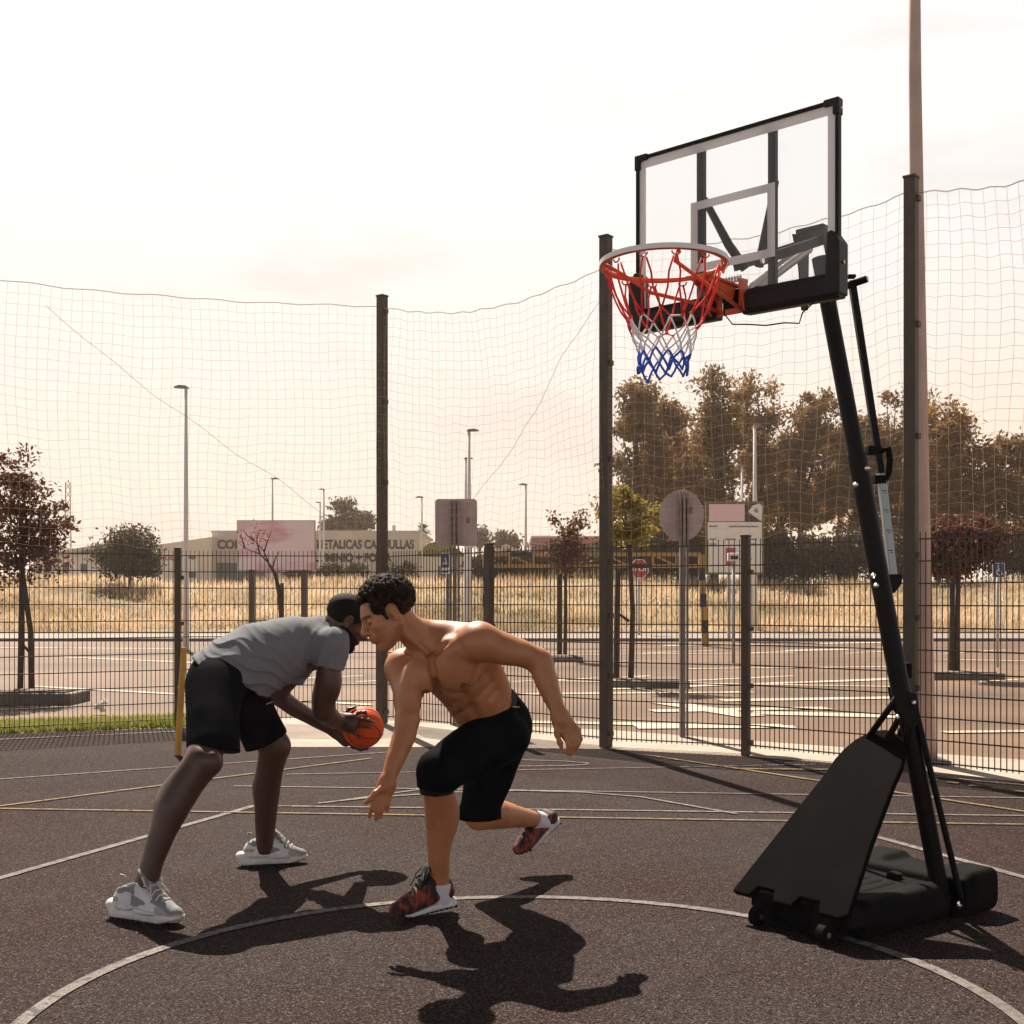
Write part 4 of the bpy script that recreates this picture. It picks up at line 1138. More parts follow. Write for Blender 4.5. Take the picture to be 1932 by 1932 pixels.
# steel behind the board
for s_ in (-1, 1): MB().box(BP(s_ * .146, (ZB + ZT) / 2, -.028), (.028, .026, ZT - ZB - .03), bax).build('back_bar', M['hoopblack'], hoop, bevel=.003)
MB().box(BP(0, ZB + .05, -.026), (2 * HW - .02, .02, .02), bax).build('back_rail', M['hoopblack'], hoop, bevel=.003)
for s_ in (-1, 1): MB().tube([BP(s_ * .146, 2.70, -.048), BP(s_ * .075, 2.53, -.10), BP(s_ * .028, 2.44, -.14)], [.013, .017, .018], 8).build('brace', M['hoopblack'], hoop, smooth=True)
TOP = P(1540, 452, 4.70)
def arm(u):
    m_ = MB()
    m_.bar(BP(u * .05, 2.445, -.10), TOP + bt * u * .045 + Z * -.005, .014, .036)
    m_.bar(BP(u * .05, 2.335, -.08), TOP + bt * u * .045 - Z * .20, .014, .032)
    return m_
for u in (-1, 1): arm(u).build('arm', M['hoopblack'], hoop, bevel=.003)
tpp = MB()
fw = Vector((TOP.x - BC.x, TOP.y - BC.y, 0)).normalized(); sd_ = Vector((fw.y, -fw.x, 0))
for u in (-1, 1):
    tpp.prism([(-.075, .02), (.055, .035), (.05, -.05), (.045, -.26), (-.005, -.27), (-.03, -.1)], TOP + sd_ * u * .062, fw, Z, .006)
tpp.box(TOP + Z * .03, (.11, .12, .02), (fw, sd_, Z))
tpp.build('top_bracket', M['hoopblack'], hoop, bevel=.003)
for dz_, k in ((-.005, .01), (-.20, .0)): MB().lathe(TOP + sd_ * .066 + fw * k + Z * dz_, sd_, [(.012, 0), (.012, .008), (.006, .012)], 12).build('pivot_bolt', M['zinc'], hoop)
for v_, w_ in ((2.445, -.10), (2.335, -.08)): MB().lathe(BP(.06, v_, w_), bt, [(.011, 0), (.011, .008)], 12).build('pivot_bolt', M['zinc'], hoop)
def spring(a, b, r, turns, wr):
    a, b = Vector(a), Vector(b); x, y, z = frame(b - a)
    return [a.lerp(b, i / (turns * 10)) + (x * math.cos(i * .6283) + y * math.sin(i * .6283)) * r for i in range(turns * 10 + 1)]
s0, s1 = BP(0.0, 2.36, -.14), TOP - Z * .06 - fw * .09
for u in (-.022, .022): MB().tube(spring(s0 + bt * u, s1 + bt * u, .013, 42, .003), .0028, 5).build('coil_spring', M['zinc'], hoop, smooth=True)
# rim
RC = BP(-.006, 2.332, .428)
RR_ = .200
rim = MB().tube([RC + (bn * math.cos(a) + bt * math.sin(a)) * RR_ for a in [2 * math.pi * i / 72 for i in range(72)]], .0085, 12, closed=True).build('rim', M['orange'], hoop, smooth=True)
wb = MB()
vs, fs = [], []
prof = [(RR_ + .0095, -.006), (RR_ + .0125, -.006), (RR_ + .0125, .010), (RR_ + .0095, .010)]
na = 90
angs = [R(-148) + R(296) * i / (na - 1) for i in range(na)]
for a in angs:
    dv = bn * math.cos(a) + bt * math.sin(a)
    for r_, h_ in prof: vs.append(RC + dv * r_ + Z * h_)
for i in range(na - 1):
    for k in range(4): fs.append((i * 4 + k, (i + 1) * 4 + k, (i + 1) * 4 + (k + 1) % 4, i * 4 + (k + 1) % 4))
fs += [(0, 1, 2, 3), tuple((na - 1) * 4 + k for k in (3, 2, 1, 0))]
wb.add(vs, fs).build('white_band', M['rimwhite'], rim)
hk = MB()
for i in range(12):
    a = R(15 + 30 * i)
    dv = bn * math.cos(a) + bt * math.sin(a); tv = -bn * math.sin(a) + bt * math.cos(a)
    c = RC + dv * RR_ - Z * .012
    hk.tube([c + tv * .014 * math.cos(q) - Z * (.012 * math.sin(q)) for q in [math.pi * j / 8 for j in range(9)]], .0027, 6)
hk.build('net_hooks', M['orange'], rim, smooth=True)['kind'] = 'stuff'
for s_ in (-1, 1):
    dv = bn * math.cos(R(48)) + bt * s_ * math.sin(R(48))
    p0 = RC + dv * (RR_ - .004)
    MB().tube([p0, p0 - dv * .05 - Z * .028, RC + bt * s_ * .105 - bn * .08 - Z * .060, BP(s_ * .05, 2.265, .10), BP(s_ * .045, 2.255, .03)], .0065, 8).build('support_rod', M['orange'], rim, smooth=True)
bk = MB()
bk.box(BP(0, 2.334, .115), (.085, .21, .010), bax)
for s_ in (-1, 1): bk.prism([(.012, .02), (.075, .012), (.07, -.02), (.04, -.095), (.012, -.095)], BP(s_ * .068, 2.335, 0), bn, Z, .005)
for s_ in (-1, 1): bk.prism([(.03, -.006), (.21, -.006), (.21, -.018), (.05, -.055)], BP(s_ * .03, 2.335, 0), bn, Z, .005)
bk.box(BP(-.052, 2.285, .014), (.035, .006, .09), bax); bk.box(BP(.052, 2.285, .014), (.035, .006, .09), bax); bk.box(BP(0, 2.25, .014), (.14, .006, .022), bax)
bk.build('bracket', M['orange'], rim, bevel=.002)
MB().box(BP(0, 2.295, .004), (.07, .008, .07), bax).build('mount_plate', M['hoopblack'], rim, bevel=.002)
MB().tube(spring(BP(-.03, 2.352, .05), BP(.07, 2.352, .05), .009, 9, .003), .0028, 5).build('breakaway_spring', M['zinc'], rim, smooth=True)
for u in (-.058, .058): MB().lathe(BP(u, 2.262, .018), bn, [(.008, 0), (.008, .006), (.004, .009)], 10).build('bracket_bolt', M['zinc'], rim)
# net
rn = random.Random(4)
lv = [(0.0, .188), (-.115, .160), (-.185, .120), (-.222, .104), (-.258, .094), (-.292, .086), (-.328, .080), (-.362, .082)]
jit = [[(rn.gauss(0, .012), rn.gauss(0, .005), rn.gauss(0, .008)) for _ in range(12)] for _ in lv]
def npt(l, i):
    i %= 12
    r_, z_ = lv[l][1], lv[l][0]
    ja, jr, jz = jit[l][i] if l > 1 else (0, 0, 0)
    a = R(15 + 30 * i + (15 if l >= 2 and l % 2 == 0 else 0)) + ja * 2
    if l == 0: z_ = -.024
    return RC + (bn * math.cos(a) + bt * math.sin(a)) * (r_ + jr) + Z * (z_ + jz)
def strand(mb, a, b, r_=.0032, sag=.006):
    m_ = a.lerp(b, .5); dv = Vector((m_.x - RC.x, m_.y - RC.y, 0)).normalized()
    mb.tube([a, a.lerp(b, .3) + dv * sag * .8, m_ + dv * sag, a.lerp(b, .75) + dv * sag * .5, b], r_, 6)
def knot(mb, p, r_=.005): mb.lathe(p - Z * r_, Z, [(r_ * .4, 0), (r_, r_ * .6), (r_, r_ * 1.4), (r_ * .4, r_ * 2)], 8)
red, whi, blu = MB(), MB(), MB()
for i in range(12):
    a = R(15 + 30 * i)
    tv = -bn * math.sin(a) + bt * math.cos(a)
    for s_ in (-1, 1):
        # long loop strands from each hook down to the shared red knots
        top = npt(0, i) + tv * s_ * .006
        side = npt(1, i) + tv * s_ * .019
        low = npt(2, i if s_ > 0 else i - 1)
        dv = (bn * math.cos(a) + bt * math.sin(a))
        red.tube([top, top.lerp(side, .5) + tv * s_ * .006 + dv * .004, side, side.lerp(low, .5) + dv * .004, low], .0033, 6)
    knot(red, npt(2, i), .006)
    for l in (2, 3, 4, 5, 6):
        mbx = whi if l < 5 else blu
        if l == 2: mbx = red if i % 3 == 0 else whi
        for s_ in (0, 1):
            j = i + (s_ if l % 2 == 0 else s_ - 1)
            strand(mbx, npt(l, i), npt(l + 1, j), .0031 if l < 5 else .0040, .004)
        knot(mbx, npt(l + 1, i), .0046)
net = red.build('net', M['cordred'], hoop, smooth=True)
whi.build('white_net_section', M['cordwhite'], net, smooth=True)
blu.build('blue_net_section', M['cordblue'], net, smooth=True)
# poles
J = P(1703, 1322, 4.62); FOOT = P(1777, 1684, 4.62)
up0 = (TOP - J).normalized()
pole = MB().tube([J - up0 * .02, J.lerp(TOP, .53), ], [.037, .037], 24).build('pole', M['hoopblack'], hoop, angle=40)
MB().tube([J.lerp(TOP, .528), J.lerp(TOP, .533), J.lerp(TOP, .96)], [.033, .032, .031], 24).build('upper_tube', M['hoopblack'], pole, angle=40)
def polebolt(px, py):
    MB().lathe(P(px, py, 4.58), (-.35, -1, 0), [(.010, 0), (.010, .008), (.006, .014), (.003, .02)], 12).build('bolt', M['zinc'], pole)
for q in ((1614, 915), (1637, 884), (1648, 1086), (1653, 1105)): polebolt(*q)
MB().tube([J + Z * .03, FOOT - Z * .03], [.034, .034], 24).build('lower_pole', M['hoopblack'], hoop, angle=40)
# rear strut with height scale
S0, S1 = P(1607, 530, 4.80), P(1664, 905, 4.74)
S2 = P(1684, 1086, 4.71)
stt = MB().bar(S0, S1, .026, .030).build('height_strut', M['hoopblack'], hoop, bevel=.003)
MB().bar(S1.lerp(S0, .03), S2, .030, .034).build('scale_tube', M['scale'], stt, bevel=.003)
tk = MB()
ddir = (S2 - S1).normalized(); xx, yy, zz_ = frame(ddir)
for f in (.12, .32, .53, .74):
    q = S1.lerp(S2, f); nrm = Vector((-.15, -1, 0)).normalized()
    tk.box(q + nrm * .0185, (.018, .003, .003), (Vector((1, -.15, 0)).normalized(), nrm, Z))
    tk.box(q + nrm * .0185 + Vector((.004, 0, -.009)), (.010, .003, .0025), (Vector((1, -.15, 0)).normalized(), nrm, Z))
tk.build('scale_mark', M['black'], stt)
MB().prism([(-.03, .0), (.035, .0), (.03, -.035), (.002, -.075), (-.012, -.07)], S2 + Z * .005 - Y * .0, X, Z, .046).build('strut_foot', M['hoopblack'], stt, bevel=.004)
hd = MB()
h0, h1 = P(1650, 850, 4.735), P(1662, 905, 4.735)
hd.tube([h0 + X * -.02, h0 + X * .035, P(1676, 845, 4.72), P(1679, 868, 4.72), P(1677, 892, 4.72), h1 + X * .02, h1 - X * .012], [.012, .012, .012, .013, .012, .012, .012], 10)
hd.box(h0 - X * .01, (.045, .05, .032)); hd.box(h1 - X * .008, (.045, .05, .032))
hd.build('adjust_handle', M['plastic'], stt, bevel=.003)
tb = MB().tube([P(1587, 543, 4.80), P(1636, 526, 4.72)], .0145, 14)
tb.box(P(1606, 522, 4.78), (.03, .03, .012))
tb.build('grip_bar', M['plastic'], stt, angle=40)
MB().lathe(P(1636, 526, 4.72), (1, -.5, .2), [(.013, 0), (.013, .003), (.007, .006)], 12).build('end_cap', M['zinc'], stt)
MB().box(P(1713, 1265, 4.66), (.022, .035, .06)).build('lock_tab', M['plastic'], hoop, bevel=.005)
# base
ub = Vector((.80, .60, 0)); vb_ = Vector((.60, -.80, 0))
FM = Vector((1.022, 4.375, 0))
def BB(u, v, z): return FM + ub * u + vb_ * v + Z * z
bs = SDF((.6, 3.8, -.02), (2.15, 5.4, .32), .006)
rotb = Matrix((ub, vb_, Z)).transposed()
if rotb.determinant() < 0: rotb = Matrix((ub, -vb_, Z)).transposed()
bs.box(BB(.34, 0, .062), (.34, .225, .058), .025, rotb)
bs.box(BB(.30, 0, .11), (.24, .15, .022), .018, rotb, k=.03)
bs.box(BB(.40, .19, .085), (.26, .045, .055), .03, rotb, k=.02)
bs.box(BB(.40, -.19, .085), (.26, .045, .055), .03, rotb, k=.02)
bs.box(BB(.79, .0, .078), (.115, .27, .074), .03, rotb, k=.012)
bs.box(BB(.82, .2, .10), (.09, .08, .075), .03, rotb, k=.03)
bs.box(BB(.82, -.2, .10), (.09, .08, .075), .03, rotb, k=.03)
for v in (-.2, -.07, .07, .2): bs.box(BB(.0, v, .1), (.035, .022, .06), .008, rotb, k=.006, mode='s')
bs.ell(BB(.0, .0, .06), (.07, .1, .05), rotb, k=.01, mode='s')
for s_ in (-1, 1): bs.box(BB(.675, s_ * .26, .12), (.022, .07, .1), .012, rotb, k=.015, mode='s')
bs.box(BB(.05, .21, .02), (.09, .05, .03), .01, rotb, k=.01, mode='s'); bs.box(BB(.05, -.21, .02), (.09, .05, .03), .01, rotb, k=.01, mode='s')
for v in (-.1, -.03, .04, .11): bs.cap(BB(.12, v, .134), BB(.5, v * .8, .134), .005, .005, k=.006, mode='s')
bs.cut((1.3, 4.5, .006), (0, 0, -1))
base = bs.build('base', M['plastic'], hoop, smooth=2)
for v in (-.155, .155):
    wh = MB().lathe(BB(-.006, v - .016, .036), vb_, [(.022, -.002), (.036, .0), (.036, .032), (.022, .034)], 24).build('wheel', M['plastic'], base, angle=40)
    MB().lathe(BB(-.006, v + .017, .036), vb_, [(.01, 0), (.01, .004)], 12).build('hub', M['zinc'], wh)
MB().lathe(BB(.62, .0, .12), Z, [(.03, 0), (.03, .02), (.02, .024)], 20).build('fill_cap', M['plastic'], base, angle=40)
MB().lathe(BB(.68, .245, .055), vb_, [(.014, 0), (.014, .008), (.006, .014)], 12).build('base_bolt', M['zinc'], base)
# leaning cover plate
pu = (ub * .578 + Z * .584).normalized()
PO = BB(-.02, 0, .105)
poly = []
hwb, hwt, s0_, Lp = .262, .122, .60, .845
def notch(a, b): return [(a - .01, 0), (a + .008, .045), (b - .008, .045), (b + .01, 0)]
poly += [(-hwb, 0.0)] + notch(-.17, -.075) + notch(.03, .135) + [(hwb - .03, 0), (hwb, .02)]
poly += [(hwt + (hwb - hwt) * (1 - (.02 + (s0_ - .02) * q) / (Lp)) * .92 + .01 * 0, .02 + (s0_ - .02) * q) for q in (.5, 1)]
e_ = poly[-1]
for i in range(1, 12):
    a = math.pi * i / 12
    poly.append((e_[0] * math.cos(a), e_[1] + (Lp - e_[1]) * math.sin(a) ** .9))
poly += [(-e_[0], e_[1]), (-hwb, .02)]
pl_ = MB().prism(poly, PO, vb_, pu, .024).build('cover_plate', mat('cover_plate_plastic', (0.0052, 0.0053, 0.0056), 0.75, spec=.012, c2=(0.0085, 0.0085, 0.009), scale=5, lo=.45, hi=.75), hoop, bevel=.005)
# braces at the joint and the thin side struts
for (a, b) in ((J + Vector((-.02, -.03, .03)), PO + pu * .80 - vb_ * .07), (J + Vector((0, -.02, -.03)), PO + pu * .80 + vb_ * .02), (J + Vector((.02, -.04, .0)), PO + pu * .78 + vb_ * .115)):
    MB().tube([a, a.lerp(b, .5), b], .013, 10).build('joint_brace', M['hoopblack'], hoop, smooth=True)
for s_ in (-1, 1): MB().prism([(-.045, .05), (.04, .03), (.055, -.08), (.02, -.11), (-.03, -.03)], J + Vector((.0, .043 * s_, 0)), X, Z, .006).build('joint_plate', M['hoopblack'], hoop, bevel=.002)
for q in ((1723, 1325), (1693, 1352)): MB().lathe(P(q[0], q[1], 4.565), (-.2, -1, 0), [(.009, 0), (.009, .01), (.005, .018)], 12).build('joint_bolt', M['zinc'], hoop)
for v, ja in ((.262, J + Vector((.045, -.03, -.05))), (-.262, J + Vector((.03, .03, -.05)))):
    b_ = BB(.68, v, .06)
    MB().tube([ja, ja.lerp(b_, .04), ja.lerp(b_, .95), b_], [.012, .0125, .0125, .006], 10).build('side_strut', M['hoopblack'], hoop, smooth=True)
# cable
MB().tube([BP(-.0, 2.29, .06), BP(.0, 2.235, .055), BP(.03, 2.195, .05), P(1410, 612, 4.20), P(1445, 614, 4.15), P(1480, 609, 4.1), P(1508, 610, 4.06), P(1514, 590, 4.05), P(1545, 562, 4.06)], .0026, 6).build('cable', M['hoopblack'], hoop, smooth=True)
# ================================================================== PEOPLE
M['skin_tan'] = mat('skin_tan', (0.44, 0.21, 0.105), 0.44, attr='Col', c2=(0.33, 0.125, 0.055), scale=11, lo=.40, hi=.85, spec=.5, sss=.10, bump=.22, bscale=220, bdist=.003, rvar=.1)
M['skin_deep'] = mat('skin_deep', (0.09, 0.04, 0.028), 0.40, attr='Col', c2=(0.055, 0.024, 0.018), scale=7, lo=.42, hi=.95, spec=.5, sss=.04, bump=.22, bscale=220, bdist=.003)
M['hair_brown'] = mat('hair_dark_brown', (0.012, 0.008, 0.006), .65, c2=(0.034, 0.018, 0.011), scale=60, spec=.12, bump=1.0, bscale=260, bdist=.006)
M['hair_black'] = mat('hair_black', (0.008, 0.007, 0.007), .7, spec=.12, bump=.8, bscale=420, bdist=.003)
M['shirt'] = mat('grey_marl_jersey', (0.20, 0.215, 0.24), .9, c2=(0.17, 0.185, 0.21), scale=110, lo=.3, hi=.7, bump=.35, bscale=380, bdist=.002, spec=.15)
M['shorts'] = mat('black_sport_fabric', (0.006, 0.007, 0.010), .8, c2=(0.004, 0.005, 0.007), scale=12, spec=.02, bump=.2, bscale=500, bdist=.001)
M['hem'] = mat('black_tight_fabric', (0.006, 0.006, 0.008), .6, spec=.25)
M['sock'] = mat('white_sock', (0.66, 0.64, 0.72), .9, bump=.4, bscale=500, bdist=.002)
M['sole_white'] = mat('sole_white', (0.76, 0.77, 0.77), .55, c2=(0.58, 0.57, 0.54), scale=20)
M['shoe_white'] = mat('shoe_white_leather', (0.70, 0.71, 0.73), .5, c2=(0.62, 0.62, 0.63), scale=16)
M['shoe_grey'] = mat('shoe_grey_mesh', (0.25, 0.27, 0.29), .8, bump=.8, bscale=600, bdist=.003)
M['shoe_beige'] = mat('shoe_beige_suede', (0.44, 0.38, 0.31), .9)
M['lace_white'] = mat('lace_white', (0.62, 0.61, 0.58), .8)
M['lace_black'] = mat('lace_black', (0.012, 0.012, 0.013), .8)
M['shoe_red'] = mat('shoe_red_knit', (0.26, 0.045, 0.022), .75, c2=(0.018, 0.008, 0.010), scale=42, lo=.44, hi=.56, stretch=(1, 1, .35), bump=.5, bscale=400, bdist=.002)
M['shoe_black'] = mat('shoe_black_knit', (0.010, 0.011, 0.012), .8)
M['outsole'] = mat('outsole_black', (0.012, 0.012, 0.012), .7)
M['ball'] = mat('ball_orange', (0.76, 0.092, 0.012), .55, c2=(0.68, 0.075, 0.010), scale=30, bump=.5, bscale=520, bdist=.002, spec=.25)
M['seam'] = mat('ball_seam', (0.02, 0.012, 0.01), .6)
M['metalzip'] = mat('zip_metal', (0.5, 0.5, 0.5), .35, metal=1)

def A(x, y, d): return P(637.6 + .38 * x, 1062.6 + .38 * y, d)
def B(x, y, d): return P(173.9 + .38 * x, 1062.6 + .38 * y, d)

def wr(seed, sc, amp, dirs):
    r_ = random.Random(seed)
    T = [(Vector(d) * r_.uniform(.8, 1.25) * sc, r_.uniform(0, 6.28), r_.uniform(.6, 1)) for d in dirs]
    def fn(x, y, z):
        w0 = np.sin(x * 7 + 1 + seed) + np.sin(y * 9 + z * 6 + 2 * seed); o = 0
        for v, ph, a in T: o = o + a * np.sin(x * v.x + y * v.y + z * v.z + ph + 1.2 * w0)
        return amp * o / len(T)
    return fn

def head(s, o, x, y, z, sc=1.0, beard=False):
    s.T = xform(o, x, y, z, sc)
    s.ell((-.018, 0, .036), (.096, .074, .080), k=.02)
    s.ell((.020, 0, .030), (.066, .062, .062), k=.02)
    s.ell((.034, 0, -.035), (.052, .056, .078), k=.03)
    for q in (-1, 1):
        s.cap((-.012, q * .054, -.045), (.055, q * .020, -.098), .019, .015, k=.025)
        s.ell((.056, q * .043, -.018), (.022, .018, .017), k=.02)
        s.cap((.082, q * .010, .030), (.064, q * .044, .028), .0085, .008, k=.014)
    s.ell((.070, 0, -.100), (.018, .022, .017), k=.02)
    for q in (-1, 1): s.ell((.090, q * .031, .006), (.014, .016, .011), k=.014, mode='s')
    for q in (-1, 1): s.ell((.0725, q * .031, .007), (.0125, .0155, .0115), k=.004)
    s.cap((.084, 0, .018), (.109, 0, -.020), .0085, .0115, k=.012)
    s.ell((.106, 0, -.024), (.012, .011, .010), k=.006)
    for q in (-1, 1): s.ell((.094, q * .0125, -.027), (.012, .008, .008), k=.006)
    s.ell((.083, 0, -.052), (.014, .026, .022), k=.012)
    s.ell((.0925, 0, -.0535), (.0085, .020, .0055), k=.004)
    s.ell((.0905, 0, -.0645), (.0085, .018, .0065), k=.004)
    for q in (-1, 1):
        e = Matrix.Rotation(R(12), 3, 'Y') @ Matrix.Rotation(q * R(-14), 3, 'Z')
        s.ell((-.012, q * .074, .0), (.0165, .009, .0275), e, k=.008)
        s.ell((-.008, q * .084, .004), (.0095, .0065, .0175), e, k=.005, mode='s')
        s.ell((-.004, q * .078, -.024), (.009, .008, .010), e, k=.005)
    s.T = Matrix()

def finger(s, pts, r0=.0095, k=.004):
    n = len(pts)
    for i in range(n - 1):
        s.cap(pts[i], pts[i + 1], r0 * (1 - .10 * i), r0 * (1 - .10 * (i + 1)), k=k)
    for p in pts[1:-1]: s.ell(p, (r0 * 1.06,) * 3, k=.004)

# ------------------------------------------------------------------ shoes
def shoe(person, heel, toe, up, ln, style, ca=None, tall=1.0):
    """heel, toe: the ends of the sole's underside in the world; up: direction of the ankle"""
    heel, toe = Vector(heel), Vector(toe)
    x, y, z = basis(toe - heel, up)
    T = xform(heel, x, y, z, 1.0)
    k = ln / .30
    white = style == 'white'
    name = 'shoe'
    cs = [T @ Vector((a * k, b * k, c * k)) for a in (-.05, .36) for b in (-.08, .08) for c in (-.03, .26)]
    lo = [min(c[i] for c in cs) - .01 for i in range(3)]; hi = [max(c[i] for c in cs) + .01 for i in range(3)]
    def S(h=.0035):
        q = SDF(lo, hi, h); q.T = T; return q
    ca = ca or (.098 if white else .074)
    kz = k * (1.34 if white else 1.5) * tall
    v = lambda a, b, c: (a * k, b * k, c * kz)
    if white:
        sole_pts = [((.022, 0, .02), .036), ((.09, .002, .02), .034), ((.16, .003, .018), .039), ((.22, .002, .018), .043), ((.268, -.004, .018), .032)]
        th = .052
    else:
        sole_pts = [((.030, 0, .012), .034), ((.10, .0, .012), .031), ((.16, .0, .012), .038), ((.21, .0, .012), .043), ((.258, -.004, .012), .034)]
        th = .030
    # upper
    u = S()
    u.chain([(v(.040, 0, .045), .034 * k), (v(.10, 0, .044), .035 * k), (v(.17, 0, .038), .039 * k), (v(.22, 0, .031), .041 * k), (v(.262, -.003, .026), .031 * k)], k=.015)
    u.cap(v(ca - .012, 0, .05), v(ca - .006, 0, .098), .036 * k, .035 * k, k=.02)
    u.cap(v(.045, 0, .05), v(.052, 0, .082), .033 * k, .030 * k, k=.02)
    u.cap(v(ca + .025, 0, .080), v(.185, 0, .044), .032 * k, .030 * k, k=.025)
    u.cut(v(ca, 0, .100 if white else .094), (-.35, 0, 1), k=.012)
    u.cap(v(ca - .004, 0, .075), v(ca - .002, 0, .16), .030 * k, .033 * k, k=.008, mode='s')
    u.cut(v(0, 0, .010), (0, 0, -1))
    mats = [M['shoe_white'], M['shoe_grey'], M['shoe_beige']] if white else [M['shoe_red'], M['shoe_black']]
    up_o = u.build(name, mats, person, smooth=1)
    Ti = T.inverted(); me = up_o.data
    idx = []
    for pg in me.polygons:
        q = Ti @ pg.center; a, b, c = q.x / k, q.y / k, q.z / kz
        if white:
            i = 0
            wv_ = .004 * math.sin(a * 90)
            if a > .205 and c < .050 - (a - .2) * .22 + wv_: i = 2
            elif a > .185 and abs(b) < .034: i = 1
            elif .105 < a < .165 and .046 + wv_ < c < .072 - (a - .105) * .25: i = 1
            elif a < ca + .02 and c > .074 + wv_: i = 1
            elif a < .05 and .050 < c < .062: i = 2
        else:
            i = 0
            if c > .078 or (a < .03 and c > .06): i = 1
            elif .09 < a < .175 and abs(b) < .024: i = 1
        idx.append(i)
    me.polygons.foreach_set('material_index', idx)
    # sole
    so_ = S()
    for (p0, r0), (p1, r1) in zip(sole_pts[:-1], sole_pts[1:]):
        so_.cap(v(*p0), v(*p1), r0 * k, r1 * k, k=.01)
    if white:
        so_.ell(v(.006, 0, .036), (.034 * k, .033 * k, .022 * k), k=.012)
        for q in (-1, 1):
            so_.ell(v(.07, q * .034, .040), (.045 * k, .010 * k, .014 * k), k=.006)
            so_.ell(v(.165, q * .042, .034), (.05 * k, .010 * k, .012 * k), k=.006)
            so_.cap(v(.10, q * .050, .030), v(.15, q * .056, .020), .003, .003, k=.005, mode='s')
            so_.cap(v(.02, q * .047, .026), v(.09, q * .047, .016), .003, .003, k=.005, mode='s')
    so_.cut(v(0, 0, th * .96), (.10, 0, 1), k=.004)
    so_.cut(v(0, 0, .006), (0, 0, -1), k=.004)
    so_.cut(v(.235, 0, .0075), (.32, 0, -1), reach=.09, k=.01)
    so_.build('sole', M['sole_white'], up_o, smooth=1)
    os_ = MB()
    for i in range(13):
        a = .012 + i * .0215
        wd = np.interp(a, [p[0][0] for p in sole_pts], [p[1] for p in sole_pts])
        lift = max(0, a - .225) * .34
        os_.box(T @ Vector(v(a, 0, .004 + lift)), (.013 * k, wd * 1.72 * k, .008 * k), (x, y, z))
    os_.build('outsole_tread', M['outsole'], up_o)['kind'] = 'stuff'
    # tongue
    tg = S()
    tg.cap(v(ca + .085, 0, .072), v(ca + .040, 0, .122 if white else .120), .025 * k, .030 * k, k=.01, flat=((.75, 0, 1), .32))
    tg.build('tongue', M['shoe_grey' if white else 'shoe_black'], up_o, smooth=1)
    lc = MB()
    n = 5
    for i in range(n):
        a = ca + .056 + i * .017; c = .1045 - i * .0105
        lc.tube([T @ Vector(v(a - .004, -.025, c - .012)), T @ Vector(v(a, -.012, c + .001)), T @ Vector(v(a + .005, .012, c + .001)), T @ Vector(v(a + .009, .025, c - .012))], .0030 * k, 6)
    for q in (-1, 1):
        lc.tube([T @ Vector(v(ca + .055, q * .004, .110)), T @ Vector(v(ca + .05, q * .03, .118)), T @ Vector(v(ca + .075, q * .045, .100)), T @ Vector(v(ca + .08, q * .028, .090)), T @ Vector(v(ca + .06, q * .004, .108))], .0026 * k, 6)
        lc.tube([T @ Vector(v(ca + .057, q * .003, .108)), T @ Vector(v(ca + .085, q * .03, .094)), T @ Vector(v(ca + .10, q * .047, .072))], .0024 * k, 6)
    lc.build('laces', M['lace_white' if white else 'lace_black'], up_o, smooth=True)['kind'] = 'stuff'
    if white:
        MB().tube([T @ Vector(v(.036, 0, .080)), T @ Vector(v(.024, 0, .096)), T @ Vector(v(.030, 0, .112)), T @ Vector(v(.044, 0, .110)), T @ Vector(v(.052, 0, .094))], .0042 * k, 8).build('pull_tab', M['shoe_beige'], up_o, smooth=True)
    return up_o

# ================================================================== shirtless player
g = G(800, 1725)
pm1 = thing('person', 'shirtless man with short dark curly hair lunging forward in black shorts and red shoes', 'person', (g.x, g.y, 0))
H = .0042
s = SDF((-.78, 4.15, .05), (.36, 5.62, 1.30), H)
# trunk
s.chain([(A(775, 810, 4.86), .118), (A(648, 618, 4.72), .118), (A(560, 500, 4.62), .130), (A(530, 455, 4.59), .118)], k=.03)
s.ell(A(800, 840, 4.86), (.10, .12, .12), k=.04)
s.cap(A(690, 392, 4.50), A(345, 515, 4.62), .072, .066, k=.04)
s.chain([(A(480, 410, 4.56), .072), (A(400, 365, 4.53), .062), (A(325, 300, 4.49), .056)], k=.03)
s.cap(A(410, 338, 4.56), A(640, 362, 4.56), .042, .052, k=.035)
# latissimus / ribs
s.cap(A(745, 470, 4.64), A(800, 620, 4.76), .04, .045, k=.05)
# pectorals
pr = Matrix.Rotation(R(-28), 3, 'Y') @ Matrix.Rotation(R(18), 3, 'X')
s.ell(A(588, 522, 4.490), (.086, .050, .096), pr, k=.008)
s.ell(A(412, 560, 4.508), (.070, .052, .080), Matrix.Rotation(R(35), 3, 'Y'), k=.010)
s.cap(A(560, 430, 4.475), A(690, 400, 4.44), .04, .045, k=.03)
def surf(s, fn, x, y, d0, d1):
    for d in np.arange(d0, d1, .002):
        p = fn(x, y, d)
        i = [int(round((p[q] - s.lo[q]) / s.h)) for q in range(3)]
        if s.D[tuple(i)] < 0: return float(d)
    return None
def groove(s, fn, pts, r, k, d0=4.25, d1=4.95, out=.002):
    q = [(x, y, surf(s, fn, x, y, d0, d1)) for x, y in pts]
    q = [fn(x, y, d - out) for x, y, d in q if d]; r *= 1.55
    for a, b in zip(q[:-1], q[1:]): s.cap(a, b, r, r, k=k, mode='s')
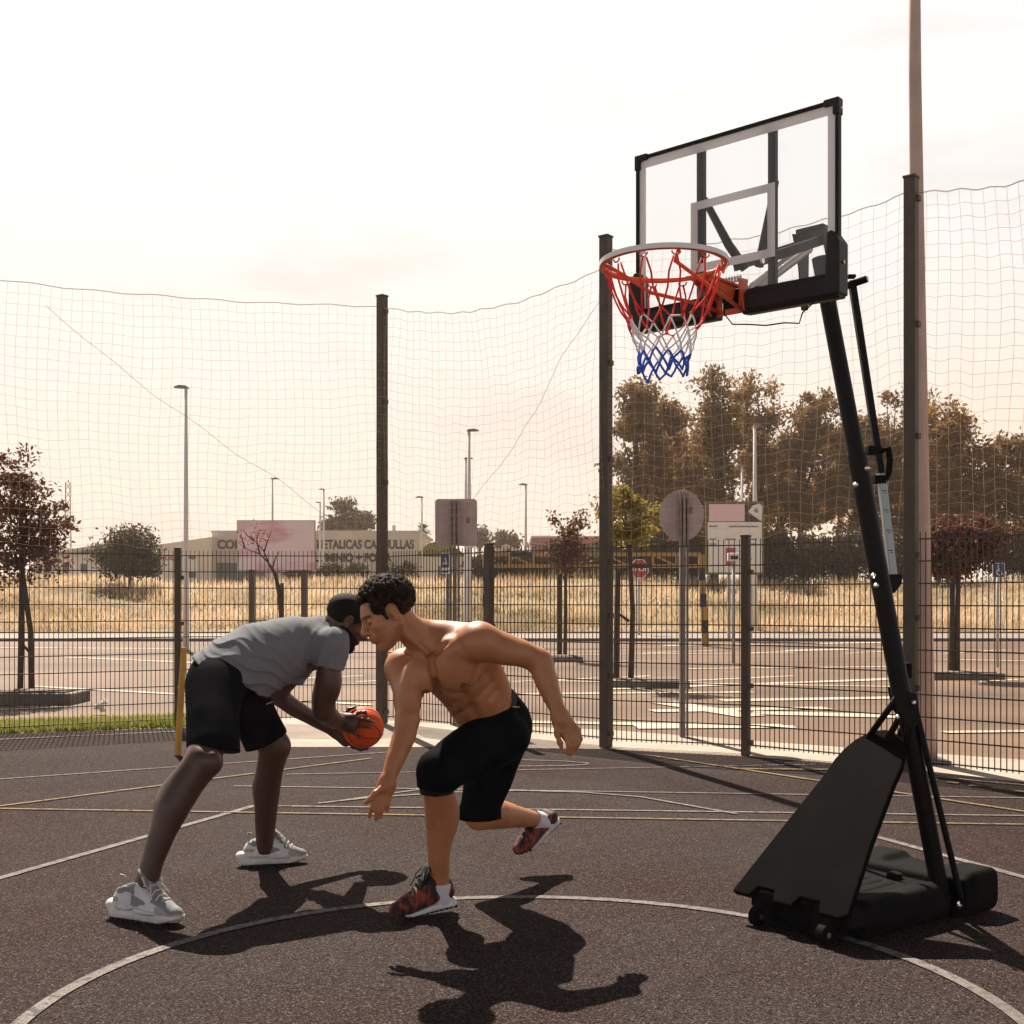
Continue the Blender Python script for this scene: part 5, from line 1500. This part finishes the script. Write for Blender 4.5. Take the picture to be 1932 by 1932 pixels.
# clavicles and neck cords
s.cap(A(448, 462, 4.485), A(338, 440, 4.53), .009, .009, k=.014)
s.cap(A(318, 335, 4.445), A(452, 452, 4.468), .014, .011, k=.018)
groove(s, A, [(462, 470), (470, 530), (482, 590), (500, 650)], .006, .018)
groove(s, A, [(486, 585), (515, 625), (560, 650), (610, 648), (655, 615), (682, 560), (694, 500)], .006, .015)
groove(s, A, [(372, 640), (410, 655), (455, 655), (490, 640)], .005, .014)
groove(s, A, [(515, 670), (560, 725), (600, 775), (625, 805)], .004, .022)
for q_ in (((545, 715), (580, 690)), ((580, 760), (620, 735))): groove(s, A, q_, .003, .018)
groove(s, A, [(640, 660), (660, 720), (690, 770)], .004, .03)
for q_ in (((735, 545), (700, 590), (672, 625)), ((765, 590), (735, 630), (705, 665)), ((790, 635), (765, 670))): groove(s, A, q_, .003, .022)
groove(s, A, [(536, 398), (500, 432), (464, 470)], .003, .022)
groove(s, A, [(600, 350), (612, 400), (640, 445)], .004, .025)
# left arm (thrown back, near the camera)
s.ell(A(700, 388, 4.47), (.078, .075, .072), k=.03)
s.chain([(A(705, 392, 4.46), .066), (A(800, 415, 4.48), .060), (A(900, 443, 4.50), .052), (A(985, 478, 4.51), .047), (A(1003, 490, 4.51), .046)], k=.02)
s.ell(A(830, 440, 4.465), (.075, .045, .042), Matrix.Rotation(R(15), 3, 'Y'), k=.03)
s.chain([(A(1003, 490, 4.51), .046), (A(1030, 570, 4.49), .045), (A(1062, 660, 4.465), .036), (A(1098, 745, 4.44), .027)], k=.02)
s.cap(A(1098, 745, 4.44), A(1112, 780, 4.435), .027, .030, k=.015)
s.cap(A(1112, 785, 4.435), A(1158, 845, 4.43), .036, .040, k=.02, flat=((.25, -1, 0), .5))
finger(s, [A(1128, 850, 4.412), A(1146, 905, 4.402), A(1142, 945, 4.410)], .0105)
finger(s, [A(1152, 855, 4.418), A(1172, 908, 4.405), A(1158, 948, 4.415)], .0108)
finger(s, [A(1174, 850, 4.426), A(1192, 898, 4.420), A(1178, 930, 4.428)], .0102)
finger(s, [A(1192, 838, 4.436), A(1205, 872, 4.436), A(1196, 900, 4.442)], .0090)
finger(s, [A(1085, 800, 4.425), A(1088, 850, 4.412), A(1103, 893, 4.408), A(1110, 917, 4.410)], .0115)
# right arm (reaching down)
s.ell(A(322, 520, 4.60), (.068, .07, .072), k=.03)
s.chain([(A(318, 525, 4.60), .062), (A(338, 640, 4.53), .050), (A(345, 770, 4.46), .043)], k=.02)
s.ell(A(352, 660, 4.49), (.042, .04, .07), k=.03)
s.chain([(A(345, 780, 4.455), .043), (A(330, 855, 4.43), .044), (A(290, 960, 4.39), .036), (A(246, 1078, 4.35), .026)], k=.02)
s.cap(A(246, 1078, 4.35), A(243, 1105, 4.345), .026, .030, k=.015)
s.cap(A(238, 1115, 4.345), A(212, 1168, 4.34), .031, .040, k=.015, flat=((.1, -1, .1), .45))
finger(s, [A(186, 1168, 4.335), A(168, 1215, 4.322), A(155, 1257, 4.330)], .0096)
finger(s, [A(203, 1178, 4.335), A(194, 1230, 4.320), A(189, 1271, 4.328)], .0100)
finger(s, [A(222, 1176, 4.337), A(217, 1222, 4.325), A(211, 1262, 4.332)], .0096)
finger(s, [A(242, 1162, 4.34), A(249, 1200, 4.330), A(244, 1233, 4.336)], .0086)
finger(s, [A(222, 1112, 4.325), A(185, 1142, 4.305), A(158, 1172, 4.300), A(136, 1190, 4.302)], .0115)
# legs
s.chain([(A(800, 855, 4.76), .09), (A(500, 1040, 4.53), .066), (A(490, 1080, 4.545), .058)], k=.02)
s.chain([(A(490, 1080, 4.545), .060), (A(505, 1160, 4.575), .060), (A(512, 1240, 4.60), .0625), (A(506, 1350, 4.615), .052), (A(500, 1450, 4.63), .043), (A(502, 1560, 4.652), .039), (A(508, 1625, 4.664), .040)], k=.015)
s.ell(A(545, 1245, 4.64), (.045, .05, .09), k=.03)
s.chain([(A(800, 880, 4.95), .09), (A(695, 1240, 5.03), .062)], k=.02)
s.chain([(A(700, 1255, 5.03), .060), (A(800, 1250, 5.12), .060), (A(880, 1258, 5.22), .048), (A(955, 1268, 5.32), .037), (A(1000, 1275, 5.39), .036)], k=.015)
s.cap(A(790, 1225, 5.13), A(850, 1238, 5.19), .04, .034, k=.025)
hx_, hy_, hz_ = basis((-.83, -.36, -.42), (-.43, .0, .90))
HC = A(243, 262, 4.45)
head(s, HC, hx_, hy_, hz_, 1.0)
TH = xform(HC, hx_, hy_, hz_, 1.0).inverted()
THn = np.array(TH)
nip = [np.array(A(x_, y_, surf(s, A, x_, y_, 4.2, 5.0) or 4.46)) for x_, y_ in ((622, 608), (432, 640))]
def paint_tan(v):
    c = np.empty((len(v), 3), np.float32); c[:] = (0.455, 0.192, 0.085)
    r0 = nrng.normal(size=(6, 3)) * 9
    n_ = sum(np.sin(v @ r + i) for i, r in enumerate(r0)) / 6
    c *= (1 + .07 * n_)[:, None]
    l = v @ THn[:3, :3].T + THn[:3, 3]
    lips = (l[:, 0] > .080) & (np.abs(l[:, 1]) < .024) & (l[:, 2] < -.046) & (l[:, 2] > -.072)
    c[lips] = (0.42, 0.14, 0.09)
    br = (l[:, 0] > .045) & (np.abs(np.abs(l[:, 1]) - .030) < .022) & (np.abs(l[:, 2] - .028 + .12 * np.maximum(np.abs(l[:, 1]) - .03, 0)) < .0052)
    c[br] = (0.045, 0.022, 0.014)
    lash = (l[:, 0] > .05) & (np.abs(np.abs(l[:, 1]) - .031) < .0145) & (np.abs(l[:, 2] + .0005) < .0026)
    c[lash] = (0.05, 0.025, 0.018)
    st_ = (l[:, 0] > -.02) & (l[:, 2] < -.05) & (l[:, 2] > -.125) & ~lips
    c[st_] *= np.array((.82, .82, .84))
    for q in nip:
        m_ = np.linalg.norm(v - q, axis=1) < .015; c[m_] = (0.14, 0.05, 0.035)
    hand = (v[:, 2] < .72) & (v[:, 0] < -.4); c[hand] *= np.array((1.06, .95, .92))
    return c
body = s.build('body', M['skin_tan'], pm1, smooth=2, paint=paint_tan)
# hair: a cap of many small curls
h = SDF(np.array(HC) - .2, np.array(HC) + .22, .0032)
h.T = TH.inverted()
h.ell((-.024, 0, .046), (.100, .079, .088), k=.01)
rc = random.Random(8)
for i in range(1100):
    a = rc.uniform(0, 6.283); zz0 = rc.uniform(-.55, 1)
    q = math.sqrt(1 - zz0 * zz0)
    p = Vector((-.024 + .101 * q * math.cos(a), .080 * q * math.sin(a), .048 + .092 * zz0))
    if p.x > .0 and p.z < .085 - .3 * max(0, abs(p.y) - .045): 
        if p.x > .035 or p.z < .02: continue
    grow = .4 + .6 * max(0, min(1, (p.z + .02) / .09))
    d_ = Vector((p.x + .024, p.y, p.z - .048)).normalized()
    h.ell(p + d_ * .008 * grow, (rc.uniform(.005, .0088) * (.75 + .35 * grow),) * 3, k=.003)
h.box((.13, 0, -.012), (.075, .2, .082), .01, k=.012, mode='s')      # clear the face below the fringe
h.box((.06, 0, -.11), (.055, .2, .09), .01, k=.008, mode='s')        # clear jaw and cheeks
h.cut((-.03, 0, -.040), (.45, 0, -1), k=.01)
for q in (-1, 1):
    h.ell((-.006, q * .085, -.002), (.030, .026, .040), k=.006, mode='s')
    h.cap((.030, q * .070, .034), (.022, q * .072, -.012), .011, .005, k=.01); h.ell((.040, q * .062, .045), (.022, .012, .030), k=.012)
h.T = Matrix()
h.build('hair', M['hair_brown'], pm1, smooth=1)
hs = MB()
hb_ = bpy.data.objects[[o.name for o in pm1.children if o.name.startswith('hair')][0]].data
r6 = random.Random(12)
vv = [v_ for v_ in hb_.vertices]
for i in range(5200):
    v_ = vv[r6.randrange(len(vv))]
    nn = v_.normal
    if (v_.co - HC).dot(hz_) < .02 and r6.random() < .8: continue
    t1_ = nn.cross(Vector((r6.gauss(0, 1), r6.gauss(0, 1), r6.gauss(0, 1)))).normalized()
    ln_ = r6.uniform(.004, .011)
    p0_ = v_.co - nn * .001
    p1_ = p0_ + nn * ln_ * .7 + t1_ * ln_ * .4
    p2_ = p1_ + nn * ln_ * .1 - t1_ * ln_ * .6
    w_ = t1_.cross(nn) * .0007
    hs.add([p0_ - w_, p0_ + w_, p1_ + w_ * .8, p1_ - w_ * .8, p2_], [(0, 1, 2, 3), (3, 2, 4)])
hs.build('hair_strands', M['hair_brown'], pm1)['kind'] = 'stuff'
# shorts
t = SDF((-.55, 4.2, .3), (.2, 5.4, .95), .0045)
t.chain([(A(800, 780, 4.855), .122), (A(660, 600, 4.72), .125)], k=.0)
axd = (A(648, 618, 4.72) - A(775, 810, 4.86)).normalized()
t.cut(A(733, 742, 4.79), axd + Vector((.02, -.10, .10)))
t.chain([(A(808, 858, 4.755), .112), (A(640, 948, 4.63), .106), (A(502, 1035, 4.525), .084)], k=.03)
t.chain([(A(502, 1035, 4.525), .084), (A(490, 1085, 4.55), .074), (A(486, 1160, 4.56), .074)], k=.02)
t.ell(A(835, 835, 4.86), (.104, .125, .118), k=.04)
t.chain([(A(800, 890, 4.95), .112), (A(745, 1080, 4.99), .098), (A(695, 1245, 5.03), .080)], k=.03)
t.cap(A(695, 1245, 5.03), A(800, 1252, 5.12), .080, .078, k=.02)
t.cut(A(486, 1108, 4.55), (A(486, 1140, 4.556) - A(490, 1080, 4.543)) + Vector((0, 0, -.02)), reach=.115)
t.cut(A(748, 1262, 5.07), (A(800, 1252, 5.12) - A(700, 1262, 5.03)).normalized() + Vector((0, 0, .1)), reach=.13)
t.warp(wr(3, 46, .0042, [(1, .3, .8), (.5, .4, 1), (.9, 0, .3), (.2, .8, .6)]))
sh_ = t.build('shorts', M['shorts'], pm1, smooth=2)
t2_ = SDF((-.45, 4.3, .3), (-.1, 4.8, .55), .004)
t2_.chain([(A(488, 1080, 4.545), .064), (A(490, 1128, 4.56), .066), (A(492, 1190, 4.57), .066)], k=.01)
t2_.cut(A(490, 1142, 4.56), (0, 0.05, -1)); t2_.cut(A(490, 1080, 4.56), (0, 0, 1))
t2_.build('compression_hem', M['hem'], sh_, smooth=1)
zl_ = MB()
zl_.tube([A(862, 712, 4.755), A(880, 716, 4.752), A(900, 714, 4.757)], .0022, 6)
zl_.build('zip', M['metalzip'], sh_)
MB().tube([A(805, 733, 4.715), A(812, 742, 4.712)], .0026, 6).build('cord_tip', M['metalzip'], sh_)
# socks and shoes
k_ = SDF((-.45, 4.4, 0), (-.05, 4.85, .3), .0035)
k_.chain([(A(504, 1568, 4.654), .0435), (A(508, 1625, 4.664), .0440), (A(512, 1665, 4.672), .042)], k=.01)
k_.cut(A(507, 1588, 4.66), (0, 0, 1))
k_.build('sock', M['sock'], pm1, smooth=1)
k_ = SDF((-.05, 5.1, .1), (.3, 5.7, .5), .0035)
k_.chain([(A(962, 1268, 5.33), .0405), (A(1000, 1277, 5.39), .0415), (A(1030, 1292, 5.43), .04)], k=.01)
k_.cut(A(972, 1268, 5.345), (A(960, 1268, 5.33) - A(1000, 1277, 5.39)))
k_.build('sock', M['sock'], pm1, smooth=1)
shoe(pm1, (-.222, 4.70, .022), (-.468, 4.545, .0), (0, 0, 1), .292, 'red')
far_h, far_t = A(1092, 1278, 5.49), A(912, 1438, 5.35)
shoe(pm1, far_h, far_t, (A(985, 1270, 5.36) - A(1060, 1330, 5.46)), .290, 'red', .10, .78)

# ================================================================== player in the grey shirt
g = G(420, 1690)
pm2 = thing('person', 'man in a grey t-shirt and black shorts bending over the ball in chunky white sneakers', 'person', (g.x, g.y, 0))
s = SDF((-1.66, 4.25, .05), (-.56, 6.02, 1.26), .0046)
BALL = B(1345, 815, 5.75); BR = .1005
def C(x, y, d): return P(579.6 + .1 * x, 1275 + .1 * y, d)
def onball(x, y, off):
    dx_, dz_ = (x - 1050) / 395 * BR, -(y - 975) / 395 * BR
    q = (BR + off) ** 2 - dx_ * dx_ - dz_ * dz_
    return BALL + Vector((dx_, -math.sqrt(max(q, 0)), dz_))
s.chain([(B(620, 590, 5.06), .11), (B(800, 465, 5.2), .115), (B(1010, 420, 5.34), .115), (B(1120, 385, 5.41), .085)], k=.03)
s.cap(B(1190, 400, 5.29), B(1085, 440, 5.58), .058, .058, k=.03)
s.chain([(B(1120, 375, 5.42), .066), (B(1180, 325, 5.42), .060), (B(1225, 300, 5.42), .058)], k=.03)
# near arm
s.chain([(B(1195, 405, 5.28), .055), (B(1175, 530, 5.28), .051), (B(1152, 660, 5.295), .054), (B(1150, 728, 5.31), .049)], k=.02)
s.ell(B(1195, 600, 5.27), (.035, .04, .07), k=.03)
wr_ = C(610, 830, 5.66)
s.chain([(B(1150, 735, 5.315), .049), (B(1175, 762, 5.40), .047), (B(1205, 780, 5.52), .040), (wr_, .030)], k=.02)
pc = onball(800, 850, .020)
s.cap(wr_, pc, .030, .036, k=.02, flat=((-.5, -.8, .1), .6))
s.cap(pc, onball(905, 800, .013), .034, .026, k=.02, flat=((-.3, -.9, .1), .6)); s.cap(pc, onball(890, 930, .013), .034, .024, k=.02, flat=((-.3, -.9, .1), .6))
finger(s, [onball(900, 745, .016), onball(1020, 665, .015), onball(1120, 662, .011), onball(1165, 720, .007)], .0098)
finger(s, [onball(940, 810, .016), onball(1080, 785, .016), onball(1200, 805, .012), onball(1290, 838, .007)], .0102)
finger(s, [onball(930, 880, .015), onball(1060, 895, .016), onball(1170, 920, .011), onball(1270, 945, .007)], .0098)
finger(s, [onball(880, 960, .014), onball(950, 1040, .015), onball(1020, 1100, .011), onball(1085, 1140, .007)], .0088)
finger(s, [onball(690, 790, .016), onball(730, 690, .018), onball(800, 625, .014), onball(915, 585, .008)], .0115)
# far arm
s.chain([(B(1082, 445, 5.60), .055), (B(990, 560, 5.64), .048), (B(912, 650, 5.66), .044)], k=.02)
fwr = B(1208, 838, 5.80)
s.chain([(B(912, 650, 5.66), .044), (B(1000, 715, 5.70), .042), (B(1110, 780, 5.75), .034), (fwr, .027)], k=.02)
def onb(dx_, dy_, dz_, off=.012):
    v = Vector((dx_, dy_, dz_)).normalized(); return BALL + v * (BR + off)
fp = onb(-.75, .35, -.55, .016)
s.cap(fwr, fp, .027, .034, k=.02)
for i in range(4):
    a = -.35 + .28 * i
    finger(s, [fp.lerp(onb(-.5, .5 + a * .6, -.7, .012), .4), onb(-.45, .45 + a * .8, -.85), onb(-.12, .5 + a, -.95), onb(.2, .5 + a * 1.1, -.9, .008)], .0095)
finger(s, [fp, onb(-.9, .5, -.1, .012), onb(-.75, .6, .3, .009)], .011)
# legs
s.chain([(B(600, 620, 4.98), .095), (B(575, 880, 4.76), .076), (B(550, 985, 4.665), .066)], k=.02)
s.chain([(B(550, 985, 4.665), .068), (B(470, 1090, 4.64), .068), (B(402, 1205, 4.615), .066), (B(345, 1350, 4.59), .050), (B(300, 1480, 4.575), .042), (B(272, 1580, 4.57), .043), (B(262, 1640, 4.57), .043)], k=.018)
s.ell(B(605, 985, 4.63), (.032, .04, .045), k=.03)
s.ell(B(385, 1165, 4.66), (.05, .06, .095), Matrix.Rotation(R(25), 3, 'Y'), k=.03)
s.chain([(B(740, 640, 5.2), .095), (B(870, 850, 5.30), .078), (B(908, 910, 5.31), .066)], k=.02)
s.chain([(B(908, 910, 5.31), .066), (B(882, 1020, 5.36), .060), (B(868, 1110, 5.40), .060), (B(862, 1250, 5.46), .050), (B(858, 1370, 5.51), .042), (B(852, 1420, 5.52), .042)], k=.018)
s.ell(B(850, 1090, 5.43), (.045, .05, .085), k=.03)
hx2, hy2, hz2 = basis((.80, .26, -.54), (.50, .12, .84))
HC2 = B(1268, 292, 5.42)
head(s, HC2, hx2, hy2, hz2, .98)
TH2 = xform(HC2, hx2, hy2, hz2, .98).inverted(); TH2n = np.array(TH2)
nails = [onball(1165, 722, .012), onball(1288, 838, .012), onball(1268, 945, .012), onball(1083, 1138, .012), onball(912, 586, .013)]
def paint_deep(v):
    c = np.empty((len(v), 3), np.float32); c[:] = (0.080, 0.037, 0.027)
    r0 = nrng.normal(size=(6, 3)) * 9
    n_ = sum(np.sin(v @ r + i) for i, r in enumerate(r0)) / 6
    c *= (1 + .09 * n_)[:, None]
    l = v @ TH2n[:3, :3].T + TH2n[:3, 3]
    lips = (l[:, 0] > .082) & (np.abs(l[:, 1]) < .022) & (l[:, 2] < -.047) & (l[:, 2] > -.070)
    c[lips] = (0.13, 0.05, 0.042)
    for q in nails:
        c[np.linalg.norm(v - np.array(q), axis=1) < .009] = (0.22, 0.14, 0.12)
    return c
s.build('body', M['skin_deep'], pm2, smooth=2, paint=paint_deep)
h = SDF(np.array(HC2) - .17, np.array(HC2) + .17, .0035)
h.T = TH2.inverted()
h.ell((-.018, 0, .038), (.102, .079, .085), k=.01)
h.box((.155, 0, -.02), (.09, .2, .105), .01, k=.008, mode='s'); h.box((.075, 0, -.13), (.075, .2, .125), .01, k=.008, mode='s')
h.cut((-.03, 0, -.030), (.35, 0, -1), k=.01)
for q in (-1, 1): h.ell((-.010, q * .084, -.004), (.024, .02, .036), k=.006, mode='s')
h.T = Matrix()
h.build('hair', M['hair_black'], pm2, smooth=2)
h = SDF(np.array(HC2) - .17, np.array(HC2) + .17, .0035)
h.T = TH2.inverted()
h.ell((.036, 0, -.045), (.056, .059, .078), k=.02)
for q in (-1, 1): h.cap((-.008, q * .055, -.04), (.055, q * .022, -.098), .0225, .0215, k=.02); h.cap((.01, q * .064, .02), (.008, q * .062, -.04), .009, .014, k=.01)
h.ell((.072, 0, -.102), (.024, .028, .022), k=.02)
h.box((.055, 0, .035), (.1, .2, .058), .01, k=.01, mode='s')
for q in (-1, 1): h.ell((.085, q * .028, -.02), (.05, .032, .026), k=.015, mode='s')
h.box((.10, 0, -.0595), (.05, .022, .012), .004, k=.006, mode='s')
h.T = Matrix()
h.build('beard', M['hair_black'], pm2, smooth=2)
# t-shirt
t = SDF((-1.52, 4.8, .5), (-.72, 5.85, 1.22), .0045)
t.chain([(B(585, 600, 5.03), .140), (B(690, 532, 5.11), .146), (B(800, 462, 5.2), .143), (B(1000, 418, 5.335), .143), (B(1120, 388, 5.41), .115)], k=.03)
t.cap(B(1198, 400, 5.29), B(1080, 440, 5.59), .076, .076, k=.05)
t.cap(B(1120, 380, 5.42), B(1172, 338, 5.42), .086, .074, k=.03)
t.cap(B(1205, 405, 5.28), B(1172, 560, 5.275), .073, .065, k=.025)
t.cap(B(1082, 445, 5.60), B(985, 570, 5.645), .070, .062, k=.025)
t.cap(B(720, 570, 5.12), B(900, 525, 5.24), .09, .088, k=.05)
t.cap(B(790, 600, 5.10), B(850, 600, 5.16), .05, .05, k=.05)
t.cut(B(662, 560, 5.08), (-.47, -.12, -.87), reach=.55)
t.cut(B(1172, 522, 5.275), (B(1172, 560, 5.275) - B(1195, 430, 5.28)) + Vector((-.006, 0, .008)), reach=.085)
t.cut(B(1184, 306, 5.43), (B(1240, 270, 5.42) - B(1120, 375, 5.42)), reach=.075)
t.cut(B(985, 566, 5.645), (B(985, 570, 5.645) - B(1082, 445, 5.60)), reach=.065)
w1 = wr(5, 52, .0022, [(.5, .3, 1), (.25, .3, 1), (.8, .2, .9), (.4, .6, .5)])
def folds(x, y, z):
    # folds gather from the belly towards the armpit and across the small of the back
    wob = .8 * np.sin(x * 19 + z * 6) + .6 * np.sin(x * 31 - z * 13 + y * 7)
    def crease(u, ph, sharp): return (1 - np.abs(np.sin(u + ph))) ** sharp
    belly = np.exp(-((x + 1.10) / .16) ** 2) * np.exp(-((z - .90) / .16) ** 2)
    arm = np.exp(-((x + .86) / .10) ** 2) * np.exp(-((z - .98) / .10) ** 2)
    back = np.exp(-((x + 1.24) / .13) ** 2)
    u1 = (x * .55 + z * .85) * 62 + wob
    u2 = (x * .95 - z * .30) * 70 + wob
    u3 = (x * .30 + z * .95) * 55 + wob * 1.3
    return w1(x, y, z) - .015 * belly * crease(u1, .4, 1.8) - .014 * arm * crease(u2, 1.1, 2.0) - .010 * back * crease(u3, 2.0, 2.2) + .003
t.warp(folds)
shirt = t.build('t_shirt', M['shirt'], pm2, smooth=2)
# shorts
t = SDF((-1.56, 4.4, .36), (-.80, 5.75, 1.06), .0048)
t.ell(B(612, 575, 5.05), (.108, .135, .125), k=.04)
t.chain([(B(620, 590, 5.03), .118), (B(760, 500, 5.16), .12)], k=.03)
t.chain([(B(606, 620, 4.97), .118), (B(598, 780, 4.83), .104), (B(602, 915, 4.74), .104), (B(602, 970, 4.72), .106)], k=.03)
t.chain([(B(735, 640, 5.2), .112), (B(820, 790, 5.27), .097), (B(864, 880, 5.305), .100), (B(885, 930, 5.32), .101)], k=.03)
t.cut(B(690, 500, 5.1), (.52, .15, .86), reach=.28)
t.cut(B(602, 930, 4.74), (-.07, -.25, -1), reach=.16)
t.cut(B(862, 884, 5.305), (.40, .2, -.92), reach=.145)
t.warp(wr(9, 38, .0014, [(1, .3, .5), (.5, .4, .9), (.9, 0, .2), (.3, .8, .6)]))
sh2_ = t.build('shorts', M['shorts'], pm2, smooth=2)
MB().tube([B(865, 700, 5.165), B(885, 692, 5.172), B(896, 688, 5.18)], .0022, 6).build('piping', M['lace_white'], sh2_)
shoe(pm2, (-1.535, 4.615, .0), (-1.215, 4.475, .0), (0, 0, 1), .335, 'white')
shoe(pm2, (-1.243, 5.50, .0), (-.955, 5.585, .0), (0, 0, 1), .305, 'white')

# ================================================================== ball
bl = thing('basketball', 'orange red basketball with black seams held by the man in the grey shirt', 'basketball', BALL)
ax3 = (Vector((.35, -.2, .92)).normalized(),)
bx_, by_, bz_ = basis((.9, .3, -.25), (.2, -.35, .9))
prof = [(BR * math.sin(math.pi * i / 40), -BR * math.cos(math.pi * i / 40)) for i in range(1, 40)]
bo_ = MB().lathe(BALL, bz_, prof, 64).build('shell', M['ball'], bl, smooth=True)
sm = MB()
N = 72
for (e1, e2) in ((bx_, by_), (bx_, bz_)):
    sm.tube([BALL + (e1 * math.cos(2 * math.pi * i / N) + e2 * math.sin(2 * math.pi * i / N)) * BR for i in range(N)], .0019, 6, closed=True)
for q in (-1, 1):
    pts = []
    for i in range(N):
        a = 2 * math.pi * i / N
        v = Vector((math.cos(a) * .78, math.sin(a) * .62, 0)); v.z = q * math.sqrt(max(0.05, 1 - v.x ** 2 - v.y ** 2))
        v = v.normalized() * BR
        pts.append(BALL + bx_ * v.x + by_ * v.z + bz_ * v.y)
    sm.tube(pts, .0019, 6, closed=True)
sm.build('seams', M['seam'], bo_, smooth=True)
# ================================================================== AIR
hm = bpy.data.materials.new('warm_haze'); hm.use_nodes = True
hn = hm.node_tree; hn.nodes.clear()
pv = hn.nodes.new('ShaderNodeVolumePrincipled')
pv.inputs['Color'].default_value = (1.0, 0.84, 0.74, 1)
pv.inputs['Density'].default_value = 0.0005
pv.inputs['Anisotropy'].default_value = 0.5
ho = hn.nodes.new('ShaderNodeOutputMaterial')
hn.links.new(pv.outputs[0], ho.inputs['Volume'])
tag(MB().box((0, 330, 18.5), (1300, 700, 39)).build('haze', hm), kind='stuff')
